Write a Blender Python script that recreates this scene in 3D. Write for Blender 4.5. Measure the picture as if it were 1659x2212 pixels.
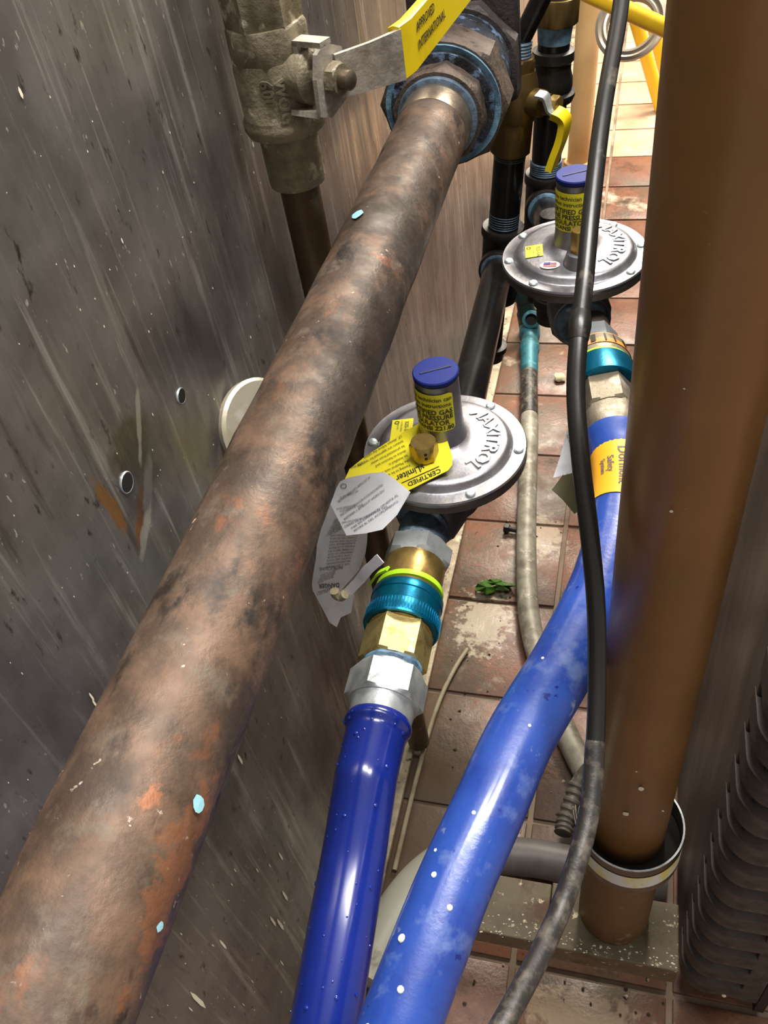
import bpy, bmesh, math, random
from mathutils import Vector, Matrix, noise
from mathutils.geometry import tessellate_polygon
random.seed(7)
SC = bpy.context.scene
for o in list(bpy.data.objects): bpy.data.objects.remove(o)
COL = SC.collection

# ------------------------------------------------------------------ camera, world, lights, exposure
F, CX, CY, H = 1871.0, 829.5, 1106.0, 1.0          # photo 1659 x 2212, camera 1 m above the floor
ROT = Matrix(((0.96432044, 0.07101585, -0.25503497),
              (0.22673141, -0.71887169, 0.65712736),
              (-0.13667096, -0.69150578, -0.70932419)))   # rows: room x (across), y (along the gap), z (up)
CAMPOS = Vector((0, 0, H))
cd = bpy.data.cameras.new('camera'); cam = bpy.data.objects.new('camera', cd); COL.objects.link(cam)
r_, u_, b_ = ROT @ Vector((1, 0, 0)), ROT @ Vector((0, -1, 0)), ROT @ Vector((0, 0, -1))
cam.matrix_world = Matrix(((r_.x, u_.x, b_.x, 0), (r_.y, u_.y, b_.y, 0), (r_.z, u_.z, b_.z, H), (0, 0, 0, 1)))
cd.sensor_fit = 'HORIZONTAL'; cd.sensor_width = 36.0; cd.lens = F / 1659 * 36.0
cd.clip_start = 0.01; cd.clip_end = 60
SC.camera = cam

W = bpy.data.worlds.new('room_air'); SC.world = W; W.use_nodes = True
W.node_tree.nodes['Background'].inputs[0].default_value = (1.0, 0.93, 0.84, 1)
W.node_tree.nodes['Background'].inputs[1].default_value = 0.44

def area(name, loc, target, sx, sy, power, color):
    l = bpy.data.lights.new(name, 'AREA'); l.shape = 'RECTANGLE'; l.size = sx; l.size_y = sy
    l.energy = power; l.color = color
    o = bpy.data.objects.new(name, l); COL.objects.link(o); o.location = loc
    o.rotation_euler = (Vector(target) - Vector(loc)).to_track_quat('-Z', 'Y').to_euler()
    return o
area('ceiling_light_far', (0.35, 3.0, 2.5), (0.0, 2.4, 0), 1.2, 0.6, 215, (1, 0.90, 0.76))
area('ceiling_light_near', (0.28, 0.45, 2.5), (-0.1, 0.5, 0.4), 0.25, 1.2, 62, (1, 0.97, 0.92))

SC.view_settings.view_transform = 'Standard'; SC.view_settings.look = 'None'
SC.view_settings.gamma = 1.0; SC.view_settings.use_curve_mapping = False
SC.view_settings.exposure = 0.0

# ------------------------------------------------------------------ helpers
def ray(px, py): return ROT @ Vector((px - CX, py - CY, F))
def at(px, py, x=None, y=None, z=None, d=None):
    """point of the room seen at a pixel of the photo, on the plane x=, y=, z= or at depth d"""
    r = ray(px, py)
    if d is not None: t = d / F
    elif x is not None: t = x / r.x
    elif y is not None: t = y / r.y
    else: t = (z - H) / r.z
    return CAMPOS + r * t
def onplane(px, py, P, n):
    r = ray(px, py); t = (P - CAMPOS).dot(n) / r.dot(n); return CAMPOS + r * t

def tag(o, label, cat, group=None, kind=None):
    o['label'] = label; o['category'] = cat
    if group: o['group'] = group
    if kind: o['kind'] = kind
    return o
def root(name, loc, label=None, cat=None, group=None):
    o = bpy.data.objects.new(name, None); COL.objects.link(o); o.location = loc
    o.empty_display_size = 0.02
    if label: tag(o, label, cat, group)
    return o
def origin_of(p):
    v = Vector((0, 0, 0))
    while p: v = v + p.location; p = p.parent
    return v
def mesh_obj(name, V, Fc, mat, parent=None, smooth=True, sharp=35, loc=None):
    base = origin_of(parent) if parent else (Vector(loc) if loc is not None else Vector((0, 0, 0)))
    m = bpy.data.meshes.new(name)
    m.from_pydata([tuple(Vector(v) - base) for v in V], [], Fc)
    m.update()
    bm = bmesh.new(); bm.from_mesh(m)
    bmesh.ops.recalc_face_normals(bm, faces=bm.faces)
    if smooth:
        lim = math.radians(sharp)
        for f in bm.faces: f.smooth = True
        for e in bm.edges:
            if len(e.link_faces) == 2: e.smooth = e.calc_face_angle(0) < lim
    bm.to_mesh(m); bm.free()
    if mat: m.materials.append(mat)
    o = bpy.data.objects.new(name, m); COL.objects.link(o)
    if parent: o.parent = parent
    elif loc is not None: o.location = loc
    return o
class G:
    """collects geometry for one mesh"""
    def __init__(s): s.V = []; s.F = []
    def add(s, V, Fc):
        n = len(s.V); s.V += [Vector(v) for v in V]; s.F += [[i + n for i in f] for f in Fc]; return s
    def obj(s, name, mat, parent=None, **k): return mesh_obj(name, s.V, s.F, mat, parent, **k)
def frame(o, d, up=(0, 0, 1)):
    d = Vector(d).normalized(); up = Vector(up)
    if abs(d.dot(up.normalized())) > .98: up = Vector((0, 1, 0))
    x = up.cross(d).normalized(); y = d.cross(x)
    return Matrix(((x.x, y.x, d.x, o[0]), (x.y, y.y, d.y, o[1]), (x.z, y.z, d.z, o[2]), (0, 0, 0, 1)))
def lathe(prof, M, n=40, ph=0.0, cap=True):
    """profile [(r, t)] turned about the z axis of M"""
    V, Fc = [], []
    for r, t in prof:
        for i in range(n):
            a = 2 * math.pi * i / n + ph; V.append(M @ Vector((r * math.cos(a), r * math.sin(a), t)))
    k = len(prof)
    for j in range(k - 1):
        for i in range(n):
            a, b = j * n + i, j * n + (i + 1) % n; Fc.append([a, b, b + n, a + n])
    if cap: Fc.append(list(range(n))[::-1]); Fc.append(list(range((k - 1) * n, k * n)))
    return V, Fc
def nut(r, t0, t1, M, n=6, ph=0.0, ch=None):
    """hexagonal / octagonal prism with chamfered corners"""
    ch = ch if ch is not None else r * .07
    m = n * 4; V, Fc = [], []
    apo = r * math.cos(math.pi / n)
    def rad(a): # radius of the polygon at angle a
        q = (a % (2 * math.pi / n)) - math.pi / n
        return apo / math.cos(q)
    prof = []
    for t, lim in ((t0, apo * 1.0), (t0 + ch, r), (t1 - ch, r), (t1, apo * 1.0)):
        for i in range(m):
            a = 2 * math.pi * i / m
            rr = min(rad(a), lim + (0 if lim < r else 1))
            V.append(M @ Vector((rr * math.cos(a + ph), rr * math.sin(a + ph), t)))
    for j in range(3):
        for i in range(m):
            a, b = j * m + i, j * m + (i + 1) % m; Fc.append([a, b, b + m, a + m])
    Fc.append(list(range(m))[::-1]); Fc.append(list(range(3 * m, 4 * m)))
    return V, Fc
def spline(P, n=8):
    P = [Vector(p) for p in P]; out = []
    for i in range(len(P) - 1):
        p0 = P[i - 1] if i else P[0] * 2 - P[1]; p1, p2 = P[i], P[i + 1]
        p3 = P[i + 2] if i + 2 < len(P) else P[-1] * 2 - P[-2]
        for k in range(n):
            t = k / n
            out.append(.5 * ((2 * p1) + (p2 - p0) * t + (2 * p0 - 5 * p1 + 4 * p2 - p3) * t * t + (3 * p1 - p0 - 3 * p2 + p3) * t ** 3))
    out.append(P[-1]); return out
def tube(P, r, n=20, cap=True):
    """swept circle; r a number or one radius per point"""
    R = r if isinstance(r, (list, tuple)) else [r] * len(P)
    V, Fc = [], []; x = None
    for i, p in enumerate(P):
        d = (P[min(i + 1, len(P) - 1)] - P[max(i - 1, 0)]).normalized()
        if x is None: x = d.orthogonal().normalized()
        x = (x - d * x.dot(d)).normalized(); y = d.cross(x)
        for k in range(n):
            a = 2 * math.pi * k / n; V.append(p + (x * math.cos(a) + y * math.sin(a)) * R[i])
    for i in range(len(P) - 1):
        for k in range(n):
            a, b = i * n + k, i * n + (k + 1) % n; Fc.append([a, b, b + n, a + n])
    if cap: Fc.append(list(range(n))[::-1]); Fc.append(list(range((len(P) - 1) * n, len(P) * n)))
    return V, Fc
def box(x0, x1, y0, y1, z0, z1, M=None, b=0.0):
    bm = bmesh.new(); bmesh.ops.create_cube(bm, size=1)
    for v in bm.verts:
        v.co = Vector((x0 + (v.co.x + .5) * (x1 - x0), y0 + (v.co.y + .5) * (y1 - y0), z0 + (v.co.z + .5) * (z1 - z0)))
    if b: bmesh.ops.bevel(bm, geom=list(bm.edges), offset=b, segments=2, affect='EDGES', profile=.5)
    bm.verts.index_update()
    V = [(M @ v.co if M else v.co.copy()) for v in bm.verts]; Fc = [[v.index for v in f.verts] for f in bm.faces]
    bm.free(); return V, Fc
def sheet(outline, fn, thick, sub=0, amp=0.0, seed=0, dirn=None):
    """thin sheet: 2D outline -> fn(u,v) point; crumpled by noise along dirn"""
    bm = bmesh.new()
    vs = [bm.verts.new((u, v, 0)) for u, v in outline]; bm.faces.new(vs)
    bmesh.ops.triangulate(bm, faces=bm.faces)
    for _ in range(sub): bmesh.ops.subdivide_edges(bm, edges=bm.edges, cuts=1, use_grid_fill=True)
    bmesh.ops.triangulate(bm, faces=bm.faces)
    bm.verts.index_update()
    P = [fn(v.co.x, v.co.y) for v in bm.verts]; Fc = [[v.index for v in f.verts] for f in bm.faces]
    edges = [[v.index for v in e.verts] for e in bm.edges if len(e.link_faces) == 1]
    bm.free()
    n = len(P); d = Vector(dirn).normalized() if dirn else Vector((0, 0, 1))
    if amp:
        P = [p + d * amp * noise.noise(p * 22 + Vector((seed, 0, 0))) for p in P]
    V = P + [p - d * thick for p in P]
    F2 = list(Fc) + [[i + n for i in f][::-1] for f in Fc] + [[a, b, b + n, a + n] for a, b in edges]
    return V, F2
_tc = {}
def text_geo(s, size, ext=0.0, bold=0.0, res=2):
    k = (s, size, ext, bold)
    if k in _tc: return _tc[k]
    c = bpy.data.curves.new('lettering', 'FONT'); c.body = s; c.size = size; c.extrude = ext; c.resolution_u = res
    c.offset = bold
    o = bpy.data.objects.new('lettering', c); COL.objects.link(o)
    dg = bpy.context.evaluated_depsgraph_get(); dg.update()
    m = bpy.data.meshes.new_from_object(o.evaluated_get(dg))
    V = [v.co.copy() for v in m.vertices]; Fc = [list(p.vertices) for p in m.polygons]
    bpy.data.objects.remove(o); bpy.data.curves.remove(c); bpy.data.meshes.remove(m)
    w = max((v.x for v in V), default=0)
    _tc[k] = (V, Fc, w); return _tc[k]
def text_px(g, s, o, d, size, fn, flip=1, bold=0.0, width=None):
    """lettering laid along a direction given in photo pixels, carried to the surface by fn(px,py)"""
    V, Fc, w = text_geo(s, 1.0, 0, bold)
    d = Vector(d).normalized(); p = Vector((d.y, -d.x)) * flip
    sx = size if width is None else width / max(w, 1e-6)
    g.add([fn(*(Vector(o) + d * v.x * sx + p * v.y * size)) for v in V], Fc)

# ------------------------------------------------------------------ materials
def srgb(r, g, b):
    f = lambda c: (c / 255 / 12.92) if c / 255 <= .04045 else ((c / 255 + .055) / 1.055) ** 2.4
    return (f(r), f(g), f(b), 1)
def mat(name, col, rough=.5, metal=0.0, layers=(), bump=None, rlayer=None, rand=0.0, coat=0.0, spec=.5, world=False, patches=()):
    """layers: (colour, scale, lo, hi[, stretch][, detail][, seed]) mixed over col by noise"""
    m = bpy.data.materials.new(name); m.use_nodes = True; nt = m.node_tree; N = nt.nodes; L = nt.links
    P = N['Principled BSDF']; P.inputs['Metallic'].default_value = metal; P.inputs['Roughness'].default_value = rough
    P.inputs['Specular IOR Level'].default_value = spec
    if coat: P.inputs['Coat Weight'].default_value = coat; P.inputs['Coat Roughness'].default_value = .12
    tc = N.new('ShaderNodeNewGeometry' if world else 'ShaderNodeTexCoord'); CO = 'Position' if world else 'Object'
    def nz(scale, stretch=(1, 1, 1), detail=5, seed=0.0, rough_=.6):
        mp = N.new('ShaderNodeMapping'); mp.inputs['Scale'].default_value = stretch; mp.inputs['Location'].default_value = (seed, seed * .7, seed * 1.3)
        L.new(tc.outputs[CO], mp.inputs[0])
        t = N.new('ShaderNodeTexNoise'); t.inputs['Scale'].default_value = scale; t.inputs['Detail'].default_value = detail
        t.inputs['Roughness'].default_value = rough_
        L.new(mp.outputs[0], t.inputs['Vector']); return t.outputs['Fac']
    rgb = N.new('ShaderNodeRGB'); rgb.outputs[0].default_value = col if len(col) == 4 else (*col, 1)
    cur = rgb.outputs[0]
    for i, ly in enumerate(layers):
        c, sc, lo, hi = ly[:4]; st = ly[4] if len(ly) > 4 else (1, 1, 1); dt = ly[5] if len(ly) > 5 else 6; sd = ly[6] if len(ly) > 6 else i * 3.7
        mr = N.new('ShaderNodeMapRange'); mr.inputs['From Min'].default_value = lo; mr.inputs['From Max'].default_value = hi
        L.new(nz(sc, st, dt, sd), mr.inputs['Value'])
        mx = N.new('ShaderNodeMix'); mx.data_type = 'RGBA'
        L.new(mr.outputs[0], mx.inputs['Factor']); L.new(cur, mx.inputs['A']); mx.inputs['B'].default_value = c
        cur = mx.outputs['Result']
    for (c, ctr, rad, rx, edge, amt) in patches:     # stains and other tone patches with a place and shape of their own
        mp = N.new('ShaderNodeMapping'); mp.vector_type = 'TEXTURE'
        mp.inputs['Location'].default_value = ctr; mp.inputs['Rotation'].default_value = (rx, 0, 0); mp.inputs['Scale'].default_value = rad
        L.new(tc.outputs[CO], mp.inputs[0])
        ln_ = N.new('ShaderNodeVectorMath'); ln_.operation = 'LENGTH'; L.new(mp.outputs[0], ln_.inputs[0])
        ad = N.new('ShaderNodeMath'); ad.operation = 'MULTIPLY_ADD'; ad.inputs[1].default_value = edge
        L.new(nz(90, (1, 1, 1), 5, ctr[1] * 7), ad.inputs[0]); L.new(ln_.outputs['Value'], ad.inputs[2])
        mr = N.new('ShaderNodeMapRange'); mr.inputs['From Min'].default_value = 1.15 + edge * .5; mr.inputs['From Max'].default_value = .75 + edge * .5; mr.inputs['To Max'].default_value = amt
        L.new(ad.outputs[0], mr.inputs['Value'])
        mx = N.new('ShaderNodeMix'); mx.data_type = 'RGBA'
        L.new(mr.outputs[0], mx.inputs['Factor']); L.new(cur, mx.inputs['A']); mx.inputs['B'].default_value = c
        cur = mx.outputs['Result']
    if rand:
        oi = N.new('ShaderNodeObjectInfo'); hs = N.new('ShaderNodeHueSaturation')
        mr = N.new('ShaderNodeMapRange'); mr.inputs['To Min'].default_value = 1 - rand; mr.inputs['To Max'].default_value = 1 + rand
        L.new(oi.outputs['Random'], mr.inputs['Value']); L.new(mr.outputs[0], hs.inputs['Value']); L.new(cur, hs.inputs['Color'])
        cur = hs.outputs['Color']
    L.new(cur, P.inputs['Base Color'])
    if rlayer:
        sc, a, b = rlayer[:3]; st = rlayer[3] if len(rlayer) > 3 else (1, 1, 1)
        mr = N.new('ShaderNodeMapRange'); mr.inputs['From Min'].default_value = .3; mr.inputs['From Max'].default_value = .7
        mr.inputs['To Min'].default_value = a; mr.inputs['To Max'].default_value = b
        L.new(nz(sc, st, 5, 9.1), mr.inputs['Value']); L.new(mr.outputs[0], P.inputs['Roughness'])
    if bump:
        sc, s = bump[:2]; st = bump[2] if len(bump) > 2 else (1, 1, 1)
        b = N.new('ShaderNodeBump'); b.inputs['Strength'].default_value = s; b.inputs['Distance'].default_value = .002
        L.new(nz(sc, st, 8, 2.2), b.inputs['Height']); L.new(b.outputs[0], P.inputs['Normal'])
    return m
S = srgb
M = {}
PX = -.245
M['tile'] = mat('quarry_tile', S(130, 87, 65), .40, 0, [(S(104, 70, 54), 14, .42, .68), (S(98, 82, 66), 9, .47, .62, (1, 1, 1), 9, 1.0), (S(196, 182, 158), 13, .60, .70, (1, 1, 1), 9, 4.0), (S(66, 50, 38), 16, .56, .70, (1, 1, 1), 9, 8.0), (S(40, 30, 24), 160, .64, .71)], (160, .3), (20, .25, .6), rand=.10, world=True,
    patches=((S(86, 76, 60), (-.20, .42, 0), (.06, .42, .1), 0, 2.2, .75), (S(196, 186, 164), (-.165, .735, 0), (.035, .055, .1), 0, 3.4, .75), (S(206, 190, 164), (-.11, .90, 0), (.04, .045, .1), 0, 2.4, .5), (S(206, 184, 152), (.0, .255, 0), (.06, .022, .1), 0, 2.4, .7), (S(70, 52, 40), (-.03, .45, 0), (.07, .10, .1), 0, 2.2, .75), (S(84, 58, 44), (.04, .24, 0), (.16, .06, .1), 0, 2.0, .5)))
M['paletile'] = mat('pale_quarry_tile', S(206, 172, 140), .40, 0, [(S(190, 150, 118), 14, .42, .68), (S(222, 198, 170), 9, .54, .68, (1, 1, 1), 9, 1.0), (S(120, 96, 76), 90, .68, .73)], (160, .3), (20, .25, .6), rand=.06, world=True)
M['grout'] = mat('grout', S(140, 122, 104), .8, 0, [(S(90, 72, 58), 7, .4, .7), (S(180, 165, 145), 5, .55, .7)], (90, .4))
M['steel'] = mat('stained_steel', S(140, 136, 132), .36, .62,
    [(S(116, 111, 107), 16, .40, .64), (S(178, 174, 168), 120, .56, .67, (1, 1, .045), 8), (S(150, 144, 138), 60, .56, .68, (1, 1, .05), 5, 12), (S(94, 88, 84), 70, .60, .70, (1, 1, .10), 7, 31), (S(70, 64, 60), 150, .62, .70, (1, 1, .4), 6), (S(206, 200, 190), 300, .68, .72, (1, 1, .4), 3), (S(98, 92, 89), 9, .52, .68, (1, 1, .6), 5, 47)],
    (260, .10, (1, 1, .12)), (60, .26, .46, (1, 1, .15)), world=True,
    patches=((S(158, 112, 58), (PX, .2585, .708), (.1, .0045, .022), .1, 2.0, .9), (S(160, 104, 48), (PX, .276, .688), (.1, .0034, .020), -.75, 1.8, .9), (S(206, 202, 192), (PX, .290, .692), (.1, .0045, .024), -.75, 2.0, .8), (S(84, 74, 56), (PX, .290, .720), (.1, .020, .018), .2, 1.0, .8), (S(70, 69, 67), (PX, .288, .702), (.1, .020, .024), -.5, .8, .7), (S(196, 192, 182), (PX, .270, .674), (.1, .004, .012), -.9, 1.2, .8), (S(196, 190, 180), (PX, .305, .725), (.1, .0025, .022), -.6, 1.4, .6)))
M['trim'] = mat('grimy_trim', S(178, 162, 134), .55, .1, [(S(112, 99, 82), 22, .43, .64), (S(48, 40, 34), 110, .58, .70), (S(206, 192, 164), 30, .58, .7)], (160, .2), world=True)
M['rust'] = mat('rusty_pipe', S(76, 61, 50), .56, .25,
    [(S(106, 83, 67), 38, .43, .62), (S(66, 54, 46), 26, .50, .64, (1, 1, 1), 8, 5), (S(98, 86, 74), 60, .56, .68, (1, 1, 1), 8, 29), (S(128, 80, 52), 34, .62, .72, (1, .6, 1), 9, 11), (S(44, 36, 31), 50, .56, .66, (1, .6, 1), 10, 17), (S(190, 176, 158), 150, .69, .74, (1, 1, 1), 4, 23)],
    (260, .28), (40, .40, .72), patches=((S(150, 96, 62), (.020, -.140, .026), (.0035, .006, .005), 0, 5.0, .8), (S(136, 86, 54), (.030, -.160, .005), (.008, .030, .010), 0, 4.0, .6), (S(40, 34, 30), (.01, .27, .0), (.05, .035, .05), 0, 2.4, .7), (S(38, 31, 28), (.03, .14, .01), (.02, .10, .05), 0, 2.4, .7)))
M['bare'] = mat('bare_pipe_end', S(150, 138, 122), .36, .85, [(S(96, 80, 66), 30, .45, .7)], (150, .15))
M['cast'] = mat('grey_cast_iron', S(74, 67, 66), .58, .35, [(S(52, 46, 45), 50, .45, .66), (S(104, 116, 150), 46, .63, .70), (S(26, 22, 21), 150, .64, .70)], (260, .5))
M['castnut'] = mat('worn_nut_iron', S(98, 84, 74), .55, .35, [(S(66, 57, 50), 70, .42, .64), (S(44, 38, 36), 120, .58, .68)], (320, .6))
M['nutdope'] = mat('iron_smeared_with_blue_sealant', S(56, 60, 70), .5, .3, [(S(34, 33, 36), 60, .45, .58), (S(116, 142, 172), 90, .55, .64), (S(92, 118, 150), 50, .58, .66)], (260, .6))
M['dope'] = mat('blue_sealant', S(112, 150, 176), .5, 0, [(S(70, 96, 120), 60, .45, .65), (S(150, 190, 205), 50, .6, .7)], (150, .5))
M['doped'] = mat('slate_blue_sealant', S(98, 118, 138), .45, .2, [(S(56, 66, 78), 70, .45, .65), (S(150, 170, 190), 60, .62, .72)], (200, .4))
M['dirtybrass'] = mat('tarnished_valve_brass', S(136, 126, 104), .58, .3, [(S(98, 90, 72), 60, .42, .66), (S(196, 188, 170), 90, .58, .72)], (220, .6))
M['riser'] = mat('greasy_brown_pipe', S(96, 76, 55), .42, .5, [(S(66, 52, 38), 20, .4, .7), (S(150, 128, 100), 60, .66, .74)], (90, .2))
M['zinc'] = mat('dull_zinc', S(180, 172, 160), .45, .35, [(S(140, 130, 118), 70, .42, .68), (S(210, 204, 194), 90, .6, .73)], (300, .25))
M['yellow'] = mat('yellow_vinyl', S(232, 204, 30), .32, 0, [(S(206, 172, 20), 14, .5, .75)])
M['yellowpipe'] = mat('yellow_coating', S(236, 196, 40), .3, 0, [(S(214, 168, 26), 8, .45, .7)])
M['alu'] = mat('die_cast_aluminium', S(146, 145, 149), .40, .85, [(S(132, 130, 138), 50, .42, .68), (S(166, 166, 168), 30, .58, .72)], (300, .10), (40, .30, .5))
M['alud'] = mat('grey_cast_aluminium', S(126, 124, 128), .5, .7, [(S(96, 100, 112), 22, .45, .7)], (140, .2))
M['dark_edge'] = mat('dark_gasket_edge', S(92, 84, 78), .55, .4, [(S(66, 58, 54), 30, .4, .7)])
M['rivet'] = mat('zinc_screw_head', S(208, 220, 220), .35, .8)
M['bluecap'] = mat('blue_plastic_cap', S(18, 34, 104), .55, 0, [(S(22, 40, 116), 60, .4, .7)], spec=.2)
M['bluecap_shade'] = mat('blue_cap_slot_shade', S(12, 18, 56), .6)  # darker blue that stands for the shade in the cap's slot
M['label'] = mat('yellow_label', S(224, 216, 44), .45, 0)
M['tagyellow'] = mat('yellow_tag', S(226, 214, 36), .4, 0, [(S(212, 198, 26), 12, .45, .7)])
M['paper'] = mat('white_paper', S(232, 232, 238), .75, 0, [(S(212, 212, 220), 60, .5, .72), (S(176, 172, 168), 120, .68, .75)])
M['ink'] = mat('black_print', S(42, 40, 30), .6)
M['inkgrey'] = mat('grey_print', S(92, 92, 100), .6)
M['brass'] = mat('brass', S(186, 158, 96), .30, .8, [(S(150, 120, 66), 60, .45, .70)], (300, .1), (50, .22, .44))
M['brassd'] = mat('olive_brass', S(126, 104, 62), .42, .75, [(S(100, 80, 46), 16, .4, .7)], (90, .12))
M['brasshex'] = mat('pale_brass', S(190, 172, 112), .36, .7, [(S(150, 128, 74), 70, .5, .68), (S(216, 206, 166), 90, .60, .70)], (300, .25))
M['green'] = mat('lime_plastic_ring', S(170, 226, 40), .4)
M['teal'] = mat('anodised_teal_sleeve', S(8, 112, 148), .3, .75, [(S(6, 88, 120), 24, .45, .7)], (200, .08))
M['silver'] = mat('plated_steel', S(198, 204, 207), .30, .6, [(S(164, 170, 174), 60, .45, .7)], (300, .12), (60, .22, .44))
M['dirtysteel'] = mat('grimy_steel_fitting', S(150, 140, 122), .5, .5, [(S(104, 92, 76), 24, .42, .68), (S(196, 190, 178), 30, .6, .72)], (120, .3))
M['hose1'] = mat('clean_blue_hose', S(18, 36, 116), .22, 0, [(S(24, 42, 132), 20, .4, .7)], None, None, coat=.4)
M['hose2'] = mat('dusty_blue_hose', S(40, 74, 160), .30, 0, [(S(32, 58, 142), 22, .46, .64, (1, 1, 1), 8, 1), (S(92, 114, 172), 40, .55, .68, (1, 1, 1), 10, 3), (S(136, 146, 176), 80, .64, .73, (1, 1, 1), 9, 6), (S(14, 30, 116), 90, .665, .69)], (240, .10), (30, .2, .5), coat=.25)
M['orange'] = mat('orange_label', S(246, 176, 40), .5)
M['orangered'] = mat('orange_sticker', S(232, 132, 52), .5, 0, [(S(206, 150, 110), 40, .5, .6)])
M['drop'] = mat('water_on_blue', S(26, 46, 140), .06, 0, coat=.6)
M['black'] = mat('black_pipe', S(24, 23, 23), .24, .1, [(S(40, 37, 35), 60, .52, .75)], (160, .06))
M['blackfit'] = mat('black_malleable_iron', S(32, 29, 28), .45, .2, [(S(56, 50, 46), 60, .52, .74)], (200, .25))
M['thread'] = mat('sealed_thread', S(110, 132, 152), .42, .35, [(S(70, 84, 98), 60, .45, .65)], (160, .3))
M['cable'] = mat('black_rubber_cable', S(30, 29, 28), .32, 0, [(S(110, 100, 90), 26, .66, .76, (1, 1, 1), 7)], (60, .08))
M['cabled'] = mat('dusty_black_cable', S(46, 43, 40), .42, 0, [(S(112, 104, 94), 110, .48, .72, (1, 1, 1), 9)], (160, .2))
M['conduit'] = mat('grey_conduit', S(160, 156, 142), .5, .1, [(S(118, 112, 98), 45, .45, .66), (S(198, 194, 180), 60, .58, .70)], (160, .2))
M['conduitd'] = mat('dark_grey_conduit', S(104, 100, 98), .5, .1, [(S(80, 76, 73), 18, .45, .7)], (70, .2))
M['palepipe'] = mat('pale_grey_conduit', S(186, 186, 172), .45, .1, [(S(120, 114, 98), 26, .56, .70)], (70, .2))
M['verdigris'] = mat('verdigris_copper', S(48, 112, 124), .5, .2, [(S(24, 62, 66), 30, .45, .66), (S(96, 160, 168), 40, .6, .7)], (120, .3))
M['verdark'] = mat('dark_green_copper', S(18, 44, 44), .5, .3, [(S(30, 80, 86), 20, .55, .7)], (120, .3))
M['post'] = mat('brown_post_surface', S(142, 100, 56), .36, .2, [(S(126, 88, 46), 12, .38, .66), (S(112, 98, 54), 14, .58, .72), (S(160, 132, 96), 190, .70, .76)], (120, .06), (14, .30, .46))  # brown base colour with darker and paler brown noise
M['postlow'] = mat('dirty_post_foot', S(116, 84, 48), .5, .2, [(S(90, 66, 40), 12, .4, .7), (S(180, 158, 126), 30, .62, .74)], (60, .15))
M['beam'] = mat('grease_spattered_beam', S(104, 94, 72), .5, .15, [(S(92, 80, 60), 30, .42, .66), (S(84, 56, 36), 22, .52, .64), (S(216, 202, 176), 150, .62, .69, (1, 1, 1), 5)], (200, .3))
M['band'] = mat('steel_band', S(120, 112, 104), .34, .8, [(S(84, 76, 68), 30, .45, .7)])
M['stripe'] = mat('yellow_white_tape', S(226, 224, 224), .5, 0, [(S(226, 214, 60), 22, .48, .60, (1, 1, .4)), (S(130, 124, 100), 60, .64, .72)])
M['shade_fill'] = mat('recess_shade', S(24, 20, 17), .9)  # near-black that paints the shade inside holes, slots and gaps
M['housing'] = mat('black_appliance_steel', S(48, 44, 41), .40, .4, [(S(34, 31, 29), 12, .4, .7, (1, 1, .15)), (S(66, 61, 57), 20, .58, .72, (1, 1.5, .1))], (120, .06), (12, .30, .55, (1, 1, .2)))
M['louver'] = mat('dusty_black_louvre', S(88, 80, 75), .6, .1, [(S(62, 56, 53), 60, .42, .66), (S(128, 120, 112), 90, .62, .73)], (260, .25))
M['tan'] = mat('tan_pipe', S(232, 196, 140), .4, 0, [(S(216, 174, 112), 5, .4, .7)])
M['wheel'] = mat('galvanised_rim', S(160, 152, 140), .4, .7)
M['stick'] = mat('pale_plastic_stick', S(164, 154, 126), .6, 0, [(S(120, 108, 84), 30, .5, .7)])
M['leaf'] = mat('wilted_green_leaf', S(62, 104, 30), .45, 0, [(S(104, 150, 50), 26, .5, .65), (S(34, 54, 20), 30, .6, .7)])
M['crumb'] = mat('pale_crumb', S(206, 196, 156), .7, 0, [(S(170, 160, 130), 60, .5, .65)])
M['fleck'] = mat('white_spatter', S(238, 230, 210), .6)
M['flecklight'] = mat('light_blue_spatter', S(150, 205, 220), .5)
M['stain'] = mat('ochre_rust_stain', S(150, 108, 56), .6, .2, [(S(112, 82, 50), 30, .45, .65)])
M['capmetal'] = mat('scratched_cover_metal', S(206, 198, 176), .4, .5, [(S(170, 160, 110), 14, .52, .66), (S(228, 224, 214), 60, .55, .7, (.2, 1, 1))], (140, .2))
M['olive'] = mat('olive_tag_back', S(92, 86, 60), .7)
M['cord'] = mat('grey_cord', S(96, 90, 82), .5, 0, [(S(150, 142, 130), 60, .55, .7)], (90, .2))
M['red'] = mat('sticker_red', S(170, 60, 90), .5)
M['navy'] = mat('sticker_navy', S(60, 50, 130), .5)

# ------------------------------------------------------------------ floor of quarry tiles
PITCH, GX, GY = 0.1583, -0.0685, 0.1325
fl = G().add(*box(-.45, 1.3, -.4, 4.4, -.05, -.004))
floor = fl.obj('floor', M['grout'], loc=(0, 0, 0)); floor['kind'] = 'structure'
tms = {}
for j in range(-1, 27):
    for i in range(-2, 4):
        x0, y0 = GX + i * PITCH, GY + j * PITCH
        g = .0032
        pale = y0 > 2.1; tm = tms.get(pale)
        if tm is None:
            t = G().add(*box(-PITCH / 2 + g, PITCH / 2 - g, -PITCH / 2 + g, PITCH / 2 - g, -.012, 0, b=.0014)).obj('tile', M['paletile' if pale else 'tile'], floor)
            tms[pale] = t.data
        else:
            t = bpy.data.objects.new('tile', tm); COL.objects.link(t); t.parent = floor
        t.location = (x0 + PITCH / 2, y0 + PITCH / 2, random.uniform(-.0006, .0004))
        t.rotation_euler = (random.uniform(-.003, .003), random.uniform(-.003, .003), random.choice((0, math.pi / 2, math.pi)))

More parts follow.
